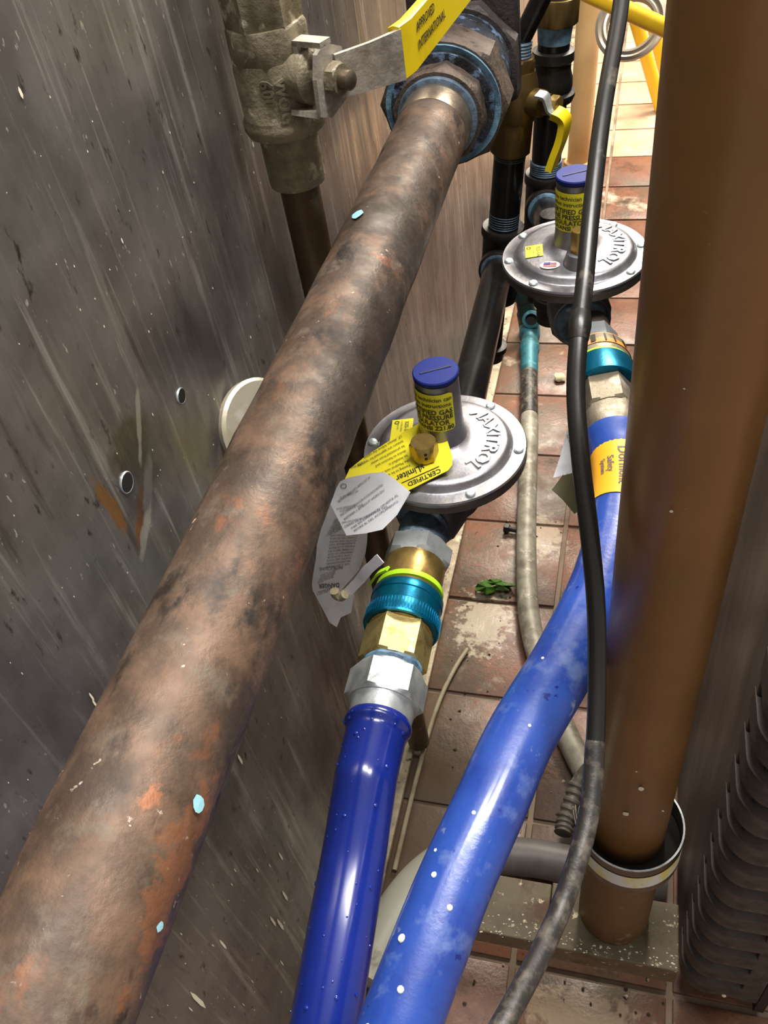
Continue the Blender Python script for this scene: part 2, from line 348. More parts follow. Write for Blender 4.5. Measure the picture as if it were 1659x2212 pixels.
# ------------------------------------------------------------------ steel panel on the left with its base strip
panel = root('steel_panel', (PX, 1.2, 0), 'tall stained grey stainless steel panel with drip streaks along the gap', 'panel')
G().add(*box(PX - .02, PX, -.5, 3.6, .004, 1.25, b=.001)).obj('sheet_metal', M['steel'], panel, smooth=False)
tr = G().add(*box(PX, -.2225, -.5, 3.6, 0, .010, b=.0015)).obj('trim_1', M['trim'], loc=(-.23, 1.5, 0)); tr['kind'] = 'structure'
def on_panel(off=.0008): return lambda px, py: at(px, py, x=PX + off)
for (px, py, r) in ((390, 855, .0042), (272, 1042, .0052)):
    c = at(px, py, x=PX); Mx = frame(c, (1, 0, 0))
    h = G().add(*lathe([(r * 1.16, -.001), (r * 1.16, .0006), (r * 1.08, .0011), (r, .0008), (r * .95, -.001)], Mx, 24)).obj('screw_hole', M['silver'], panel)
    G().add(*lathe([(r * .97, -.001), (r * .97, .0011)], Mx, 20)).obj('hole_shade', M['shade_fill'], h)  # solid dark plug, the hole's shade put into its colour
def stroke(g, pts, ws, fn, n=6, seed=0):
    P = spline([Vector((p[0], p[1], 0)) for p in pts], n); V = []; Fc = []
    for i, p in enumerate(P):
        d = (P[min(i + 1, len(P) - 1)] - P[max(0, i - 1)]).normalized(); q = Vector((-d.y, d.x, 0))
        k = i / (len(P) - 1) * (len(ws) - 1); a = int(min(k, len(ws) - 2)); w = ws[a] + (ws[a + 1] - ws[a]) * (k - a)
        w *= 1 + .5 * noise.noise(Vector((p.x * .06, p.y * .06, seed)))
        V += [fn(p.x + q.x * w / 2, p.y + q.y * w / 2), fn(p.x - q.x * w / 2, p.y - q.y * w / 2)]
    for i in range(len(P) - 1): Fc.append([2 * i, 2 * i + 1, 2 * i + 3, 2 * i + 2])
    g.add(V, Fc)
g = G(); rr = random.Random(3)
flk = [(519, 1640, 26), (607, 1850, 20), (616, 1935, 26), (590, 1990, 26), (606, 1997, 30), (482, 2040, 26), (508, 1880, 10), (428, 2160, 50), (412, 2180, 14), (609, 2080, 14), (545, 2120, 10), (583, 1870, 10), (556, 1880, 12), (526, 2170, 10),
       (547, 312, 14), (45, 200, 30), (330, 895, 8), (198, 1505, 22), (205, 1520, 22), (264, 520, 14), (352, 372, 8)]
for _ in range(90):
    flk.append((rr.uniform(10, 640), rr.uniform(200, 2200), rr.choice((3, 4, 5, 7))))
for px, py, l in flk:
    e = Vector((1190 - px, 2930 - py)).normalized(); q = Vector((-e.y, e.x)); w = max(2.0, l * .2)
    P = [(-.5, 0), (-.2, .5), (.25, .5), (.5, .1), (.2, -.5), (-.25, -.4)]
    fn = on_panel(.0007)
    g.add([fn(px + e.x * a * l + q.x * b * w, py + e.y * a * l + q.y * b * w) for a, b in P], [list(range(6))])
o = g.obj('paint_flecks', M['fleck'], panel, smooth=False); o['kind'] = 'stuff'
# round cover poking out between panel and rusty pipe
c = at(558, 918, x=PX + .016)
cov = root('round_cover_plate', c, 'pale scratched metal disc wedged behind the rusty pipe against the steel panel', 'cover plate')
Mx = frame(c, (.86, -.30, .30))
G().add(*lathe([(.012, -.006), (.030, -.004), (.031, .001), (.029, .003), (.010, .0036)], Mx, 40)).obj('disc', M['capmetal'], cov)
G().add(*lathe([(.011, -.012), (.011, -.004)], Mx, 16)).obj('stem', M['zinc'], cov)

# ------------------------------------------------------------------ rusty main pipe with octagonal union
RX, RZ, RR = -.169, .70, .030
pipe = root('rusty_pipe', (RX, .25, RZ), 'thick rust brown steel pipe running diagonally past the steel panel into a grey union', 'pipe')
ax = lambda y: Vector((RX, y, RZ))
MY = frame((RX, 0, RZ), (0, 1, 0))
P = [ax(-.25 + i * .02) for i in range(50)]
V, Fc = tube(P, RR, 64)
V = [v + (v - ax(v.y)).normalized() * (.0009 * noise.noise(v * 30) + .0006 * noise.noise(v * 85)) for v in V]
G().add(V, Fc).obj('pipe', M['rust'], pipe)
G().add(*lathe([(RR + .0002, .708), (RR + .0008, .712), (RR + .0008, .742), (RR, .745)], MY, 48)).obj('bare_thread', M['bare'], pipe)
def on_rust(off=.0012):
    def fn(px, py):
        r = ray(px, py); a = r.x ** 2 + r.z ** 2; dx, dz = -RX, H - RZ
        b = 2 * (r.x * dx + r.z * dz); cc = dx * dx + dz * dz - (RR + off) ** 2
        D = b * b - 4 * a * cc
        t = (-b - math.sqrt(max(D, 0))) / (2 * a); return CAMPOS + r * t
    return fn
def blob(g, px, py, a, b, ang, fn, n=9, seed=0):
    c, s = math.cos(ang), math.sin(ang); R = random.Random(seed + px)
    pts = []
    for i in range(n):
        t = 2 * math.pi * i / n; k = R.uniform(.75, 1.1)
        u, v = a * math.cos(t) * k, b * math.sin(t) * k; pts.append(fn(px + u * c - v * s, py + u * s + v * c))
    g.add([fn(px, py)] + pts, [[0, i + 1, (i + 1) % n + 1] for i in range(n)])
for px, py, a, b, an in ((772, 463, 17, 6, -.6), (430, 1738, 14, 24, .1), (346, 2002, 7, 13, .5)):
    g = G(); blob(g, px, py, a, b, an, on_rust()); g.obj('blue_fleck', M['flecklight'], pipe, smooth=False)
# union
un = root('pipe_union', (RX, .80, RZ), 'big grey iron union with octagonal nut smeared in blue sealant at the rusty pipe end', 'pipe union')
MU = frame((RX, 0, RZ), (0, 1, 0))
G().add(*lathe([(.0303, .736), (.0345, .737), (.0350, .743), (.031, .746)], MU, 48)).obj('sealant_ring', M['doped'], un)
G().add(*nut(.0412, .741, .762, MU, 8, .2)).obj('bushing', M['castnut'], un)
G().add(*lathe([(.036, .7615), (.0455, .7615), (.0460, .766), (.040, .768)], MU, 48)).obj('bushing_flange', M['nutdope'], un)
G().add(*lathe([(.0468, .7655), (.0510, .764), (.0515, .768), (.0468, .769)], MU, 48)).obj('sealed_rim', M['dope'], un)
G().add(*nut(.0575, .766, .806, MU, 8, .05, .003)).obj('union_nut', M['castnut'], un)
G().add(*lathe([(.050, .804), (.050, .852)], MU, 40)).obj('neck', M['nutdope'], un)
G().add(*nut(.0585, .846, .868, MU, 8, .39, .002)).obj('body_collar', M['cast'], un)
bd = G().add(*box(RX - .050, RX + .054, .862, .892, RZ - .040, RZ + .26, b=.010)); bd.obj('body', M['cast'], un)

# ------------------------------------------------------------------ left riser with big ball valve
VX, VY = -.2155, .519
rz = lambda z: Vector((VX, VY, z))
MV = frame((VX, VY, 0), (0, 0, 1))
ri = root('riser_pipe', rz(.30), 'thin brown greasy vertical pipe rising behind the rusty pipe to the tarnished valve', 'pipe')
G().add(*lathe([(.0133, .02), (.0133, .765)], MV, 32)).obj('pipe', M['riser'], ri)
va = root('ball_valve', rz(.80), 'big tarnished brass ball valve on the riser with a zinc lever and yellow grip', 'valve')
G().add(*lathe([(.0145, .752), (.0182, .754), (.0186, .757), (.0186, .787), (.020, .790)], MV, 40)).obj('coupling', M['dirtybrass'], va)
G().add(*lathe([(.0180, .788), (.0245, .789), (.0262, .793), (.0262, .797), (.0245, .800), (.0245, .828), (.0235, .832)], MV, 44)).obj('body', M['dirtybrass'], va)
G().add(*nut(.0245, .830, .850, MV, 8, .2, .002)).obj('hex_end', M['dirtybrass'], va)
G().add(*nut(.0230, .848, .905, MV, 6, .35, .002)).obj('upper_hex', M['dirtybrass'], va)
g = G()
for k, (s_, zz) in enumerate((('600', -.001), ('WOG', .0085), ('125', .018))):
    Vt, Ft, w = text_geo(s_, .0100, .0010, .0003)
    # cast lettering runs down the body
    g.add([Vector((VX, VY, 0)) + Vector((math.cos(-1.25 + (zz - .0085) / .0245 * .9 + v.y / .0245) * (.0248 + v.z), math.sin(-1.25 + (zz - .0085) / .0245 * .9 + v.y / .0245) * (.0248 + v.z), .826 - v.x)) for v in Vt], Ft)
g.obj('cast_lettering', M['dirtybrass'], va)
sd = Vector((.93, -.36, 0)).normalized(); hd = Vector((.36, .93, 0)).normalized()
sc = rz(.822); MS = frame(sc, sd)
G().add(*lathe([(.016, .010), (.0155, .030), (.012, .033), (.0085, .034), (.0085, .046)], MS, 24)).obj('stem_boss', M['dirtybrass'], va)
def lb(o, a, b, c): return o + sd * a + hd * b + Vector((0, 0, c))
def slab(o, pts, t, dirn):   # extruded outline in (hd, up) plane offset along dirn
    n = len(pts); V = [o + hd * p[0] + Vector((0, 0, p[1])) for p in pts] + [o + hd * p[0] + Vector((0, 0, p[1])) + dirn * t for p in pts]
    return V, [list(range(n))[::-1], list(range(n, 2 * n))] + [[i, (i + 1) % n, (i + 1) % n + n, i + n] for i in range(n)]
o0 = sc + sd * .041
br = G().add(*slab(o0, [(-.016, -.016), (-.006, -.020), (.010, -.015), (.014, -.002), (.013, .013), (-.002, .020), (-.010, .016), (-.014, .004)], .003, sd))
br.add(*slab(o0 - sd * .018, [(-.006, .018), (.004, .018), (.004, .021), (-.006, .021)], .021, sd))
br.add(*slab(o0 - sd * .018, [(-.006, .013), (-.003, .013), (-.003, .020), (-.006, .020)], .004, sd))
br.add(*slab(o0 - sd * .020, [(-.016, -.017), (-.006, -.019), (-.006, -.016), (-.015, -.014)], .022, sd))
br.obj('bracket', M['zinc'], va, smooth=False)
G().add(*nut(.0095, .044, .051, MS, 6, .3)).obj('stem_nut', M['dirtybrass'], va)
G().add(*lathe([(.0055, .050), (.0055, .0575), (.004, .0585)], MS, 20)).obj('stem_end', M['bare'], va)
# lever: strip standing on edge, swept along hd with a bend
ld = Vector((.80, .60, 0)); gd = Vector((.10, 1, 0)).normalized(); lq = Vector((ld.y, -ld.x, 0))
b0 = sc + sd * .044 + hd * .004
pth = [b0, b0 + ld * .022, b0 + ld * .041 + gd * .003]
top = [.012, .013, .0145]; bot = [-.012, -.0125, -.0135]
g = G(); V = []
for p, a, b in zip(pth, top, bot):
    V += [p + Vector((0, 0, a)), p + Vector((0, 0, b)), p + Vector((0, 0, b)) + lq * .003, p + Vector((0, 0, a)) + lq * .003]
Fc = [[0, 1, 2, 3], [8, 11, 10, 9]]
for i in range(2):
    for k in range(4): Fc.append([i * 4 + k, i * 4 + (k + 1) % 4, i * 4 + 4 + (k + 1) % 4, i * 4 + 4 + k])
g.add(V, Fc).obj('lever', M['zinc'], va, smooth=False)
p0 = pth[-1] - ld * .004; p1 = p0 + ld * .004 + gd * .012; p2 = p1 + gd * .13
g = G(); V = []; gq = Vector((gd.y, -gd.x, 0))
for p in (p0, p1, p2):
    for a, b in ((.0155, -.003), (-.0135, -.003), (-.0145, .0005), (-.0135, .004), (.0155, .004), (.0165, .0005)): V.append(p + Vector((0, 0, a)) + gq * b)
Fc = [[0, 1, 2, 3, 4, 5], [17, 16, 15, 14, 13, 12]]
for i in range(2):
    for k in range(6): Fc.append([i * 6 + k, i * 6 + (k + 1) % 6, i * 6 + 6 + (k + 1) % 6, i * 6 + 6 + k])
g.add(V, Fc); grip = g.obj('grip', M['yellow'], va)
g = G()
for s_, dz in (('INTERNATIONAL', -.004), ('APPROVED', .006)):
    Vt, Ft, w = text_geo(s_, .0075, 0, .00015)
    g.add([p1 + gq * .0046 + gd * (.006 + v.x) + Vector((0, 0, dz + v.y)) for v in Vt], Ft)
g.obj('grip_print', M['ink'], grip, smooth=False)

# ------------------------------------------------------------------ regulators
def regulator(base, R, ang, label, tagged, group=None):
    """disc regulator; base = centre of the diaphragm flange, ang = heading of outlet (radians from -Y)"""
    k = R / .063
    rg = root('gas_regulator', base - Vector((0, 0, .05 * k)), label, 'regulator', group)
    MZ = frame(base, (0, 0, 1))
    G().add(*lathe([(r * k, t * k) for r, t in ((.045, -.011), (.0605, -.010), (.063, -.008), (.063, -.0015))], MZ, 72)).obj('lower_flange', M['dark_edge'], rg)
    pr = [(.063, -.0018), (.0634, .0008), (.0626, .0022), (.0535, .0022), (.0520, .0030), (.0500, .0068), (.0478, .0084), (.044, .0090), (.030, .0105), (.022, .0118), (.0185, .0150), (.0172, .022), (.0166, .030), (.0160, .070), (.0150, .0705)]
    cv = G().add(*lathe([(r * k, t * k) for r, t in pr], MZ, 80)); cov = cv.obj('cover', M['alu'], rg)
    MC = frame(base + Vector((0, 0, .0705 * k)), (0, 0, 1))
    cp = G().add(*lathe([(r * k, t * k) for r, t in ((.0158, 0), (.0166, .0006), (.0168, .0035), (.0160, .0044), (.001, .0046))], MC, 48)).obj('cap', M['bluecap'], rg)
    a = .45
    Ms = MC @ Matrix.Rotation(a, 4, 'Z')
    G().add(*box(-.0115 * k, .0115 * k, -.0008 * k, .0008 * k, .0040 * k, .0050 * k, Ms)).obj('cap_slot_shade', M['bluecap_shade'], cp, smooth=False)  # raised bar, slot shade painted by its darker blue
    # label round the stack
    def cyl(u, v, off):    # u arc length to the right (seen from -Y), v height
        r = .0164 * k + off; th = -math.pi / 2 + u / r
        return base + Vector((r * math.cos(th), r * math.sin(th), v))
    lr = (-.026 * k, .0150 * k, .031 * k, .0650 * k); g = G(); V = []; n = 16
    for i in range(n + 1):
        u = lr[0] + (lr[1] - lr[0]) * i / n
        e = .002 * k if i in (0, n) else 0
        V += [cyl(u, lr[2] + e, .0004), cyl(u, lr[3] - e, .0004)]
    g.add(V, [[2 * i, 2 * i + 2, 2 * i + 3, 2 * i + 1] for i in range(n)])
    lb_ = g.obj('stack_label', M['label'], rg)
    g = G()
    rows = [('A service technician can', .0590, .0048, .0001), ('see option instructions.', .0538, .0048, .0001), ('CERTIFIED GAS', .0474, .0057, .00016), ('LINE PRESSURE', .0424, .0057, .00016), ('REGULATOR', .0374, .0057, .00016), ('CSA/ANSI Z21.80', .0326, .0052, .00016)]
    for s_, v0, sz, bd in rows:
        Vt, Ft, w = text_geo(s_, sz * k, 0, bd * k)
        off = lr[1] - .001 * k - w - (0.003 * k if s_ == 'REGULATOR' else 0)
        g.add([cyl(off + p.x, v0 * k + p.y, .0008) for p in Vt], Ft)
    g.obj('label_print', M['ink'], lb_, smooth=False)
    # screws round the rim
    ns = 6 if tagged else 8
    for i in range(ns):
        t = math.radians((0 if tagged else 13) + 360 / ns * i)
        p = base + Vector((.0575 * k * math.cos(t), .0575 * k * math.sin(t), .0020 * k))
        G().add(*lathe([(.0038 * k, 0), (.0038 * k, .0012), (.0030 * k, .0020), (.0008, .0023)], frame(p, (0, 0, 1)), 14)).obj('screw', M['rivet'], rg)
    # raised lettering on an arc at the right
    Vt, Ft, w = text_geo('MAXITROL', .0150 * k, .0011, .0003)
    ra = .0375 * k; span = 2.0; a0 = math.radians(64)
    g = G()
    g.add([base + Vector(((ra + p.y - .004 * k) * math.cos(a0 - p.x / w * span), (ra + p.y - .004 * k) * math.sin(a0 - p.x / w * span), .0100 * k - (ra + p.y - .03 * k - .004 * k) * .06 + p.z)) for p in Vt], Ft)
    g.obj('raised_lettering', M['alu'], rg)
    # sticker at the left
    def flat(u, v, off=.0004):
        x, y = base.x + u * k, base.y + v * k; rr = math.hypot(u, v)
        return Vector((x, y, base.z + (.0108 - max(rr - .028, 0) * .09) * k + off))
    sr = math.radians(8)
    def st(u, v, off=.0004):
        cu, cv_ = (-.0345, .008) if tagged else (-.034, -.010)
        return flat(cu + u * math.cos(sr) - v * math.sin(sr), cv_ + u * math.sin(sr) + v * math.cos(sr), off)
    w_, h_ = (.0085, .0125) if tagged else (.0075, .0095)
    s_o = G().add([st(-w_, -h_), st(w_, -h_), st(w_, h_), st(-w_, h_)], [[0, 1, 2, 3]]).obj('sticker', M['label'], rg, smooth=False)
    g = G()
    for s_, sz, off, x0 in (('325-5L', .0055, .0022, .001), ('1/2 PSI MAX', .0026, -.0012, 0), ('4,8 kPa', .0024, -.004, .004)):
        Vt, Ft, w = text_geo(s_ if tagged else s_.replace('L', 'A'), sz, 0, 0)
        g.add([st(off + p.y * .8, h_ - .002 - x0 - p.x, .0007) for p in Vt], Ft)
    for i in range(12):
        t0, t1 = i * math.pi / 6, (i + 1) * math.pi / 6
        c_ = (-.0045, h_ - .004)
        g.add([st(c_[0] + r * math.cos(t), c_[1] + r * math.sin(t), .0007) for t in (t0, t1) for r in (.0013, .002)], [[0, 1, 3, 2]])
    g.obj('sticker_print', M['ink'], s_o, smooth=False)
    if not tagged:
        def oval(cu, cv_, a_, b_, off): return [flat(cu + a_ * math.cos(t * math.pi / 10), cv_ + b_ * math.sin(t * math.pi / 10), off) for t in range(20)]
        fg = G().add(oval(-.018, -.033, .0085, .0055, .0005), [list(range(20))]).obj('flag_sticker', M['fleck'], rg, smooth=False)
        for i in range(3):
            v0 = -.036 + i * .0022
            G().add([flat(-.0235, v0, .0008), flat(-.0125, v0, .0008), flat(-.0125, v0 + .0011, .0008), flat(-.0235, v0 + .0011, .0008)], [[0, 1, 2, 3]]).obj('flag_stripe', M['red'], fg, smooth=False)
        G().add([flat(-.0235, -.033, .001), flat(-.018, -.033, .001), flat(-.018, -.0298, .001), flat(-.0235, -.0298, .001)], [[0, 1, 2, 3]]).obj('flag_canton', M['navy'], fg, smooth=False)
    # body below
    MB = frame(base, (0, 0, -1))
    G().add(*lathe([(r * k, t * k) for r, t in ((.046, .009), (.036, .016), (.026, .022), (.024, .035), (.024, .058), (.018, .064))], MB, 40)).obj('lower_body', M['alud'], rg)
    od = Vector((math.sin(ang), -math.cos(ang), 0))
    oc = base - Vector((0, 0, .040 * k))
    MO = frame(oc, od)
    G().add(*nut(.0275 * k, .018 * k, .044 * k, MO, 8, .39, .002)).obj('outlet_boss', M['alud'], rg)
    G().add(*lathe([(.0215 * k, .043 * k), (.0235 * k, .045 * k), (.0215 * k, .0475 * k), (.018 * k, .0478 * k)], MO, 32)).obj('outlet_sealant', M['doped'], rg)
    MI = frame(oc, -od)
    G().add(*nut(.0275 * k, .018 * k, .046 * k, MI, 8, .39, .002)).obj('inlet_boss', M['alud'], rg)
    # breather nut
    if tagged: vp = at(918, 985, z=base.z + .0160)
    else: vp = at(1250, 565, z=base.z + .0110)
    if not tagged:
        G().add(*lathe([(.0135, -.002), (.0115, .004), (.010, .009), (.0085, .0095)], frame(vp, (0, 0, 1)), 28)).obj('vent_boss', M['alu'], rg)
    else:
        G().add(*lathe([(.009, -.012), (.009, -.0006)], frame(vp, (0, 0, 1)), 24)).obj('vent_boss', M['alu'], rg)
    z0 = 0 if tagged else .009
    hd_ = .0145 if tagged else .020
    MVn = frame(vp + Vector((0, 0, z0)), (0, 0, 1))
    vn = G().add(*nut(.0107 if tagged else .007, 0, hd_, MVn, 6, .35, .0013)).obj('vent_limiter', M['brass'], rg)
    if tagged:
        for zz in (.0052, .0092):
            t = .35 + math.radians(-60 + 30); ap = .0107 * math.cos(math.pi / 6)
            t = math.atan2(-.75, .5)
            best = min((abs(((.35 + math.pi / 6 + q * math.pi / 3) - t + math.pi) % (2 * math.pi) - math.pi), .35 + math.pi / 6 + q * math.pi / 3) for q in range(6))[1]
            n_ = Vector((math.cos(best), math.sin(best), 0))
            G().add(*lathe([(.0012, -.001), (.0012, .0002)], frame(vp + n_ * ap + Vector((0, 0, zz)), n_), 12)).obj('vent_hole_shade', M['shade_fill'], vn, smooth=False)  # dark dot painting the shade of a small hole
    return rg
B1 = at(960, 968, z=.552); B2 = at(1241, 552, z=.596)
regulator(B1, .0630, -.30, 'near silver disc gas regulator with yellow tag under a brass nut, beside the rusty pipe', True, 'gas regulators')
regulator(B2, .0625, .24, 'far silver disc gas regulator with a flag sticker, partly behind the black cable', False, 'gas regulators')

# ------------------------------------------------------------------ blue hoses with quick couplers
def axis_pts(lst, z): return [at(x, y, z=z) for x, y in lst]
Z1 = .510
ho = root('gas_hose', at(800, 1700, z=.49), 'clean dark blue gas hose wet with drops, with teal and brass coupler below near regulator', 'hose', 'blue gas hoses')
A0, A1 = at(922, 1120, z=Z1), at(809, 1600, z=Z1)
AD = (A1 - A0).normalized(); L1 = lambda px, py: (at(px, py, z=Z1) - A0).dot(AD)
MA = frame(A0, AD)
t = {k: L1(*v) for k, v in dict(n0=(902, 1186), n1=(894, 1224), b1=(882, 1277), s0=(878, 1292), s1=(862, 1364), h1=(843, 1440), d1=(838, 1454), w0=(834, 1452), w1=(816, 1524), w2=(812, 1556), c0=(810, 1560), c1=(808, 1606)).items()}
G().add(*lathe([(.0175, .002), (.0195, t['n0'] * .5), (.0185, t['n0'] - .002), (.0165, t['n0'] + .003)], MA, 32)).obj('sealed_nipple', M['doped'], ho)
G().add(*nut(.0262, t['n0'], t['n1'], MA, 6, .12)).obj('plated_nut', M['silver'], ho)
G().add(*lathe([(.0218, t['n1'] - .003), (.0226, t['n1']), (.0226, t['b1']), (.0222, t['s0'] + .004)], MA, 48)).obj('brass_barrel', M['brass'], ho)
MG = MA @ Matrix.Translation((0, 0, t['b1'] + .001)) @ Matrix.Rotation(.04, 4, 'Y')
G().add(*lathe([(.0225, -.002), (.0245, -.002), (.0250, 0), (.0245, .0022), (.0225, .0022)], MG, 48)).obj('lime_ring', M['green'], ho)
s0, s1 = t['s0'], t['s1']
pr = [(.0225, s0), (.0255, s0 + .0003), (.0262, s0 + .0015), (.0262, s0 + .0070), (.0256, s0 + .0074), (.0256, s1 - .0130), (.0264, s1 - .0125), (.0268, s1 - .0115), (.0268, s1 - .0015), (.0262, s1), (.0215, s1 - .0004)]
sl = G().add(*lathe(pr, MA, 72)).obj('teal_sleeve', M['teal'], ho)
g = G()
for i in range(72):
    a = 2 * math.pi * i / 72; q = MA @ Matrix.Rotation(a, 4, 'Z')
    g.add(*box(.0266, .0272, -.0004, .0004, s1 - .0112, s1 - .0018, q))
g.obj('knurling', M['teal'], sl, smooth=False)['kind'] = 'stuff'
G().add(*lathe([(.020, s1 - .003), (.0225, s1 - .002), (.0228, s1 + .0006), (.0215, s1 + .001)], MA, 40)).obj('brass_lip', M['brass'], ho)
G().add(*nut(.0240, s1 - .002, t['h1'], MA, 6, -.26, .0015)).obj('brass_hex', M['brasshex'], ho)
V, Fc = lathe([(.0165, t['h1'] - .002), (.0205, t['h1'] - .001), (.0212, t['h1'] + .002), (.0185, t['d1'] + .0012)], MA, 60)
V = [v + AD * .0016 * noise.noise(v * 160) + (v - A0 - AD * (v - A0).dot(AD)).normalized() * .0016 * noise.noise(v * 120) for v in V]
G().add(V, Fc).obj('sealant_bead', M['dope'], ho)
G().add(*lathe([(.0165, t['d1'] - .006), (.0175, t['d1']), (.0175, t['w0'] + .003)], MA, 40)).obj('thread', M['silver'], ho)
G().add(*nut(.0268, t['w0'] + .002, t['w1'], MA, 6, -.26, .0022)).obj('steel_hex', M['silver'], ho)
G().add(*lathe([(.0225, t['w1'] - .003), (.0218, t['w1'] + .002), (.0208, t['w2']), (.018, t['w2'] + .002)], MA, 48)).obj('ferrule', M['silver'], ho)
hp = [A0 + AD * (t['c0'] + .001), A0 + AD * t['c1']] + [at(x, y, z=zz) for x, y, zz in ((792, 1700, .503), (764, 1850, .495), (735, 2020, .488), (704, 2200, .480), (675, 2380, .47))]
hp += [hp[-1] + Vector((.004, -.08, -.02))]
hps = spline(hp, 12)
rad = []
for p in hps:
    q = (p - hps[0]).dot(AD)
    rad.append(.0196 + (.0025 * math.exp(-((q - .004) / .0042) ** 2)) + .0010 * math.exp(-((q - .016) / .008) ** 2))
pr0 = spline(hp, 12)
pts = []; rads = []
q = 0
for s_ in range(0, 30):   # dense start for the rolled collar
    d = s_ * .0014; pts.append(A0 + AD * (t['c0'] - .002 + d)); rads.append(.0200 + .0024 * math.exp(-((d - .005) / .0040) ** 2) - .0006 * min(1, d / .03))
tail = spline([pts[-2], pts[-1]] + hp[3:], 12)[13:]
pts += tail; rads += [.0194] * len(tail)
G().add(*tube(pts, rads, 48)).obj('hose', M['hose1'], ho)
g = G(); rr = random.Random(11)
def on_tube(P, r, i, a):
    d = (P[min(i + 1, len(P) - 1)] - P[max(i - 1, 0)]).normalized(); x = d.cross(Vector((0, 0, 1))).normalized(); y = x.cross(d)
    n_ = x * math.cos(a) + y * math.sin(a); return P[i] + n_ * r, n_
for _ in range(60):
    i = rr.randrange(4, len(pts) - 14); p, n_ = on_tube(pts, rads[i], i, rr.uniform(.1, 3.0)); s_ = rr.choice((.0005, .0007, .0009, .0013))
    g.add(*lathe([(s_, -.0002), (s_ * .9, s_ * .35), (s_ * .55, s_ * .6), (s_ * .1, s_ * .7)], frame(p, n_), 8))
g.obj('water_drops', M['drop'], ho)['kind'] = 'stuff'

Z2 = .556
h2 = root('gas_hose', at(1100, 1600, z=.54), 'dusty blue gas hose with an orange label, passing left of the brown post', 'hose', 'blue gas hoses')
C0, C1 = at(1278, 690, z=Z2), at(1331, 965, z=Z2)
CD = (C1 - C0).normalized(); MC2 = frame(C0, CD)
L2 = lambda px, py: (at(px, py, z=Z2) - C0).dot(CD)
G().add(*lathe([(.0135, -.03), (.0135, L2(1288, 735))], MC2, 32)).obj('nipple', M['bare'], h2)
G().add(*nut(.0185, L2(1287, 728), L2(1293, 757), MC2, 6, .15)).obj('plated_nut', M['silver'], h2)
a_, b_, c_ = L2(1293, 755), L2(1302, 800), L2(1304, 812)
G().add(*lathe([(.0175, a_), (.0235, a_ + .010), (.0245, b_ - .003), (.0230, b_ + .004)], MC2, 44)).obj('collar', M['dirtysteel'], h2)
cone = G()
V = []
for i in range(17):
    th = math.radians(-15 + i * 9) ; V += [MC2 @ Vector((.0226 * math.cos(th), .0226 * math.sin(th), a_ + .0075)), MC2 @ Vector((.0250 * math.cos(th), .0250 * math.sin(th), b_ - .005))]
sk = cone.add(V, [[2 * i, 2 * i + 2, 2 * i + 3, 2 * i + 1] for i in range(16)]).obj('orange_sticker', M['orangered'], h2)
g = G()
for th0, wd in ((35, 8), (62, 3), (80, 3), (100, 9), (125, 5)):
    V = []
    for th in (th0, th0 + wd):
        th = math.radians(th); V += [MC2 @ Vector((.0236 * math.cos(th), .0236 * math.sin(th), a_ + .010)), MC2 @ Vector((.0256 * math.cos(th), .0256 * math.sin(th), b_ - .0065))]
    g.add(V, [[0, 2, 3, 1]])
g.obj('sticker_print', M['ink'], sk, smooth=False)
G().add(*lathe([(.0225, b_), (.0240, b_), (.0246, b_ + .002), (.0240, b_ + .0042), (.0225, b_ + .0042)], MC2, 44)).obj('lime_ring', M['green'], h2)
e_ = L2(1311, 850)
G().add(*lathe([(.022, b_ + .004), (.0258, b_ + .0045), (.0262, b_ + .006), (.0262, e_ - .009), (.0268, e_ - .0085), (.0268, e_ - .001), (.0255, e_), (.020, e_ - .001)], MC2, 60)).obj('teal_sleeve', M['teal'], h2)
f_ = L2(1317, 900); i_ = L2(1328, 955)
G().add(*nut(.0228, e_ - .003, f_, MC2, 6, .15)).obj('brass_hex', M['dirtysteel'], h2)
G().add(*lathe([(.0185, f_ - .002), (.0185, f_ + .006)], MC2, 30)).obj('thread', M['brassd'], h2)
G().add(*nut(.0245, f_ + .003, i_ - .004, MC2, 6, .15, .003)).obj('steel_hex', M['dirtysteel'], h2)
c2 = [(1331, 965), (1340, 1035), (1336, 1115), (1300, 1260), (1225, 1420), (1125, 1590), (1058, 1740), (985, 1900), (922, 2060), (862, 2220), (800, 2400)]
zz2 = [Z2, .556, .556, .556, .555, .552, .548, .543, .538, .532, .525]
hc = [at(x, y, z=z) for (x, y), z in zip(c2, zz2)]; hc[0] = C0 + CD * (i_ - .002)
P2 = spline(hc, 14)
r2 = []
for i, p in enumerate(P2):
    d = (p - P2[0]).length; r2.append(.0197 + .0030 * math.exp(-(d / .009) ** 2) + .0012 * (1 if d < .016 else math.exp(-((d - .016) / .006) ** 2)))
G().add(*tube(P2, r2, 48)).obj('hose', M['hose2'], h2)
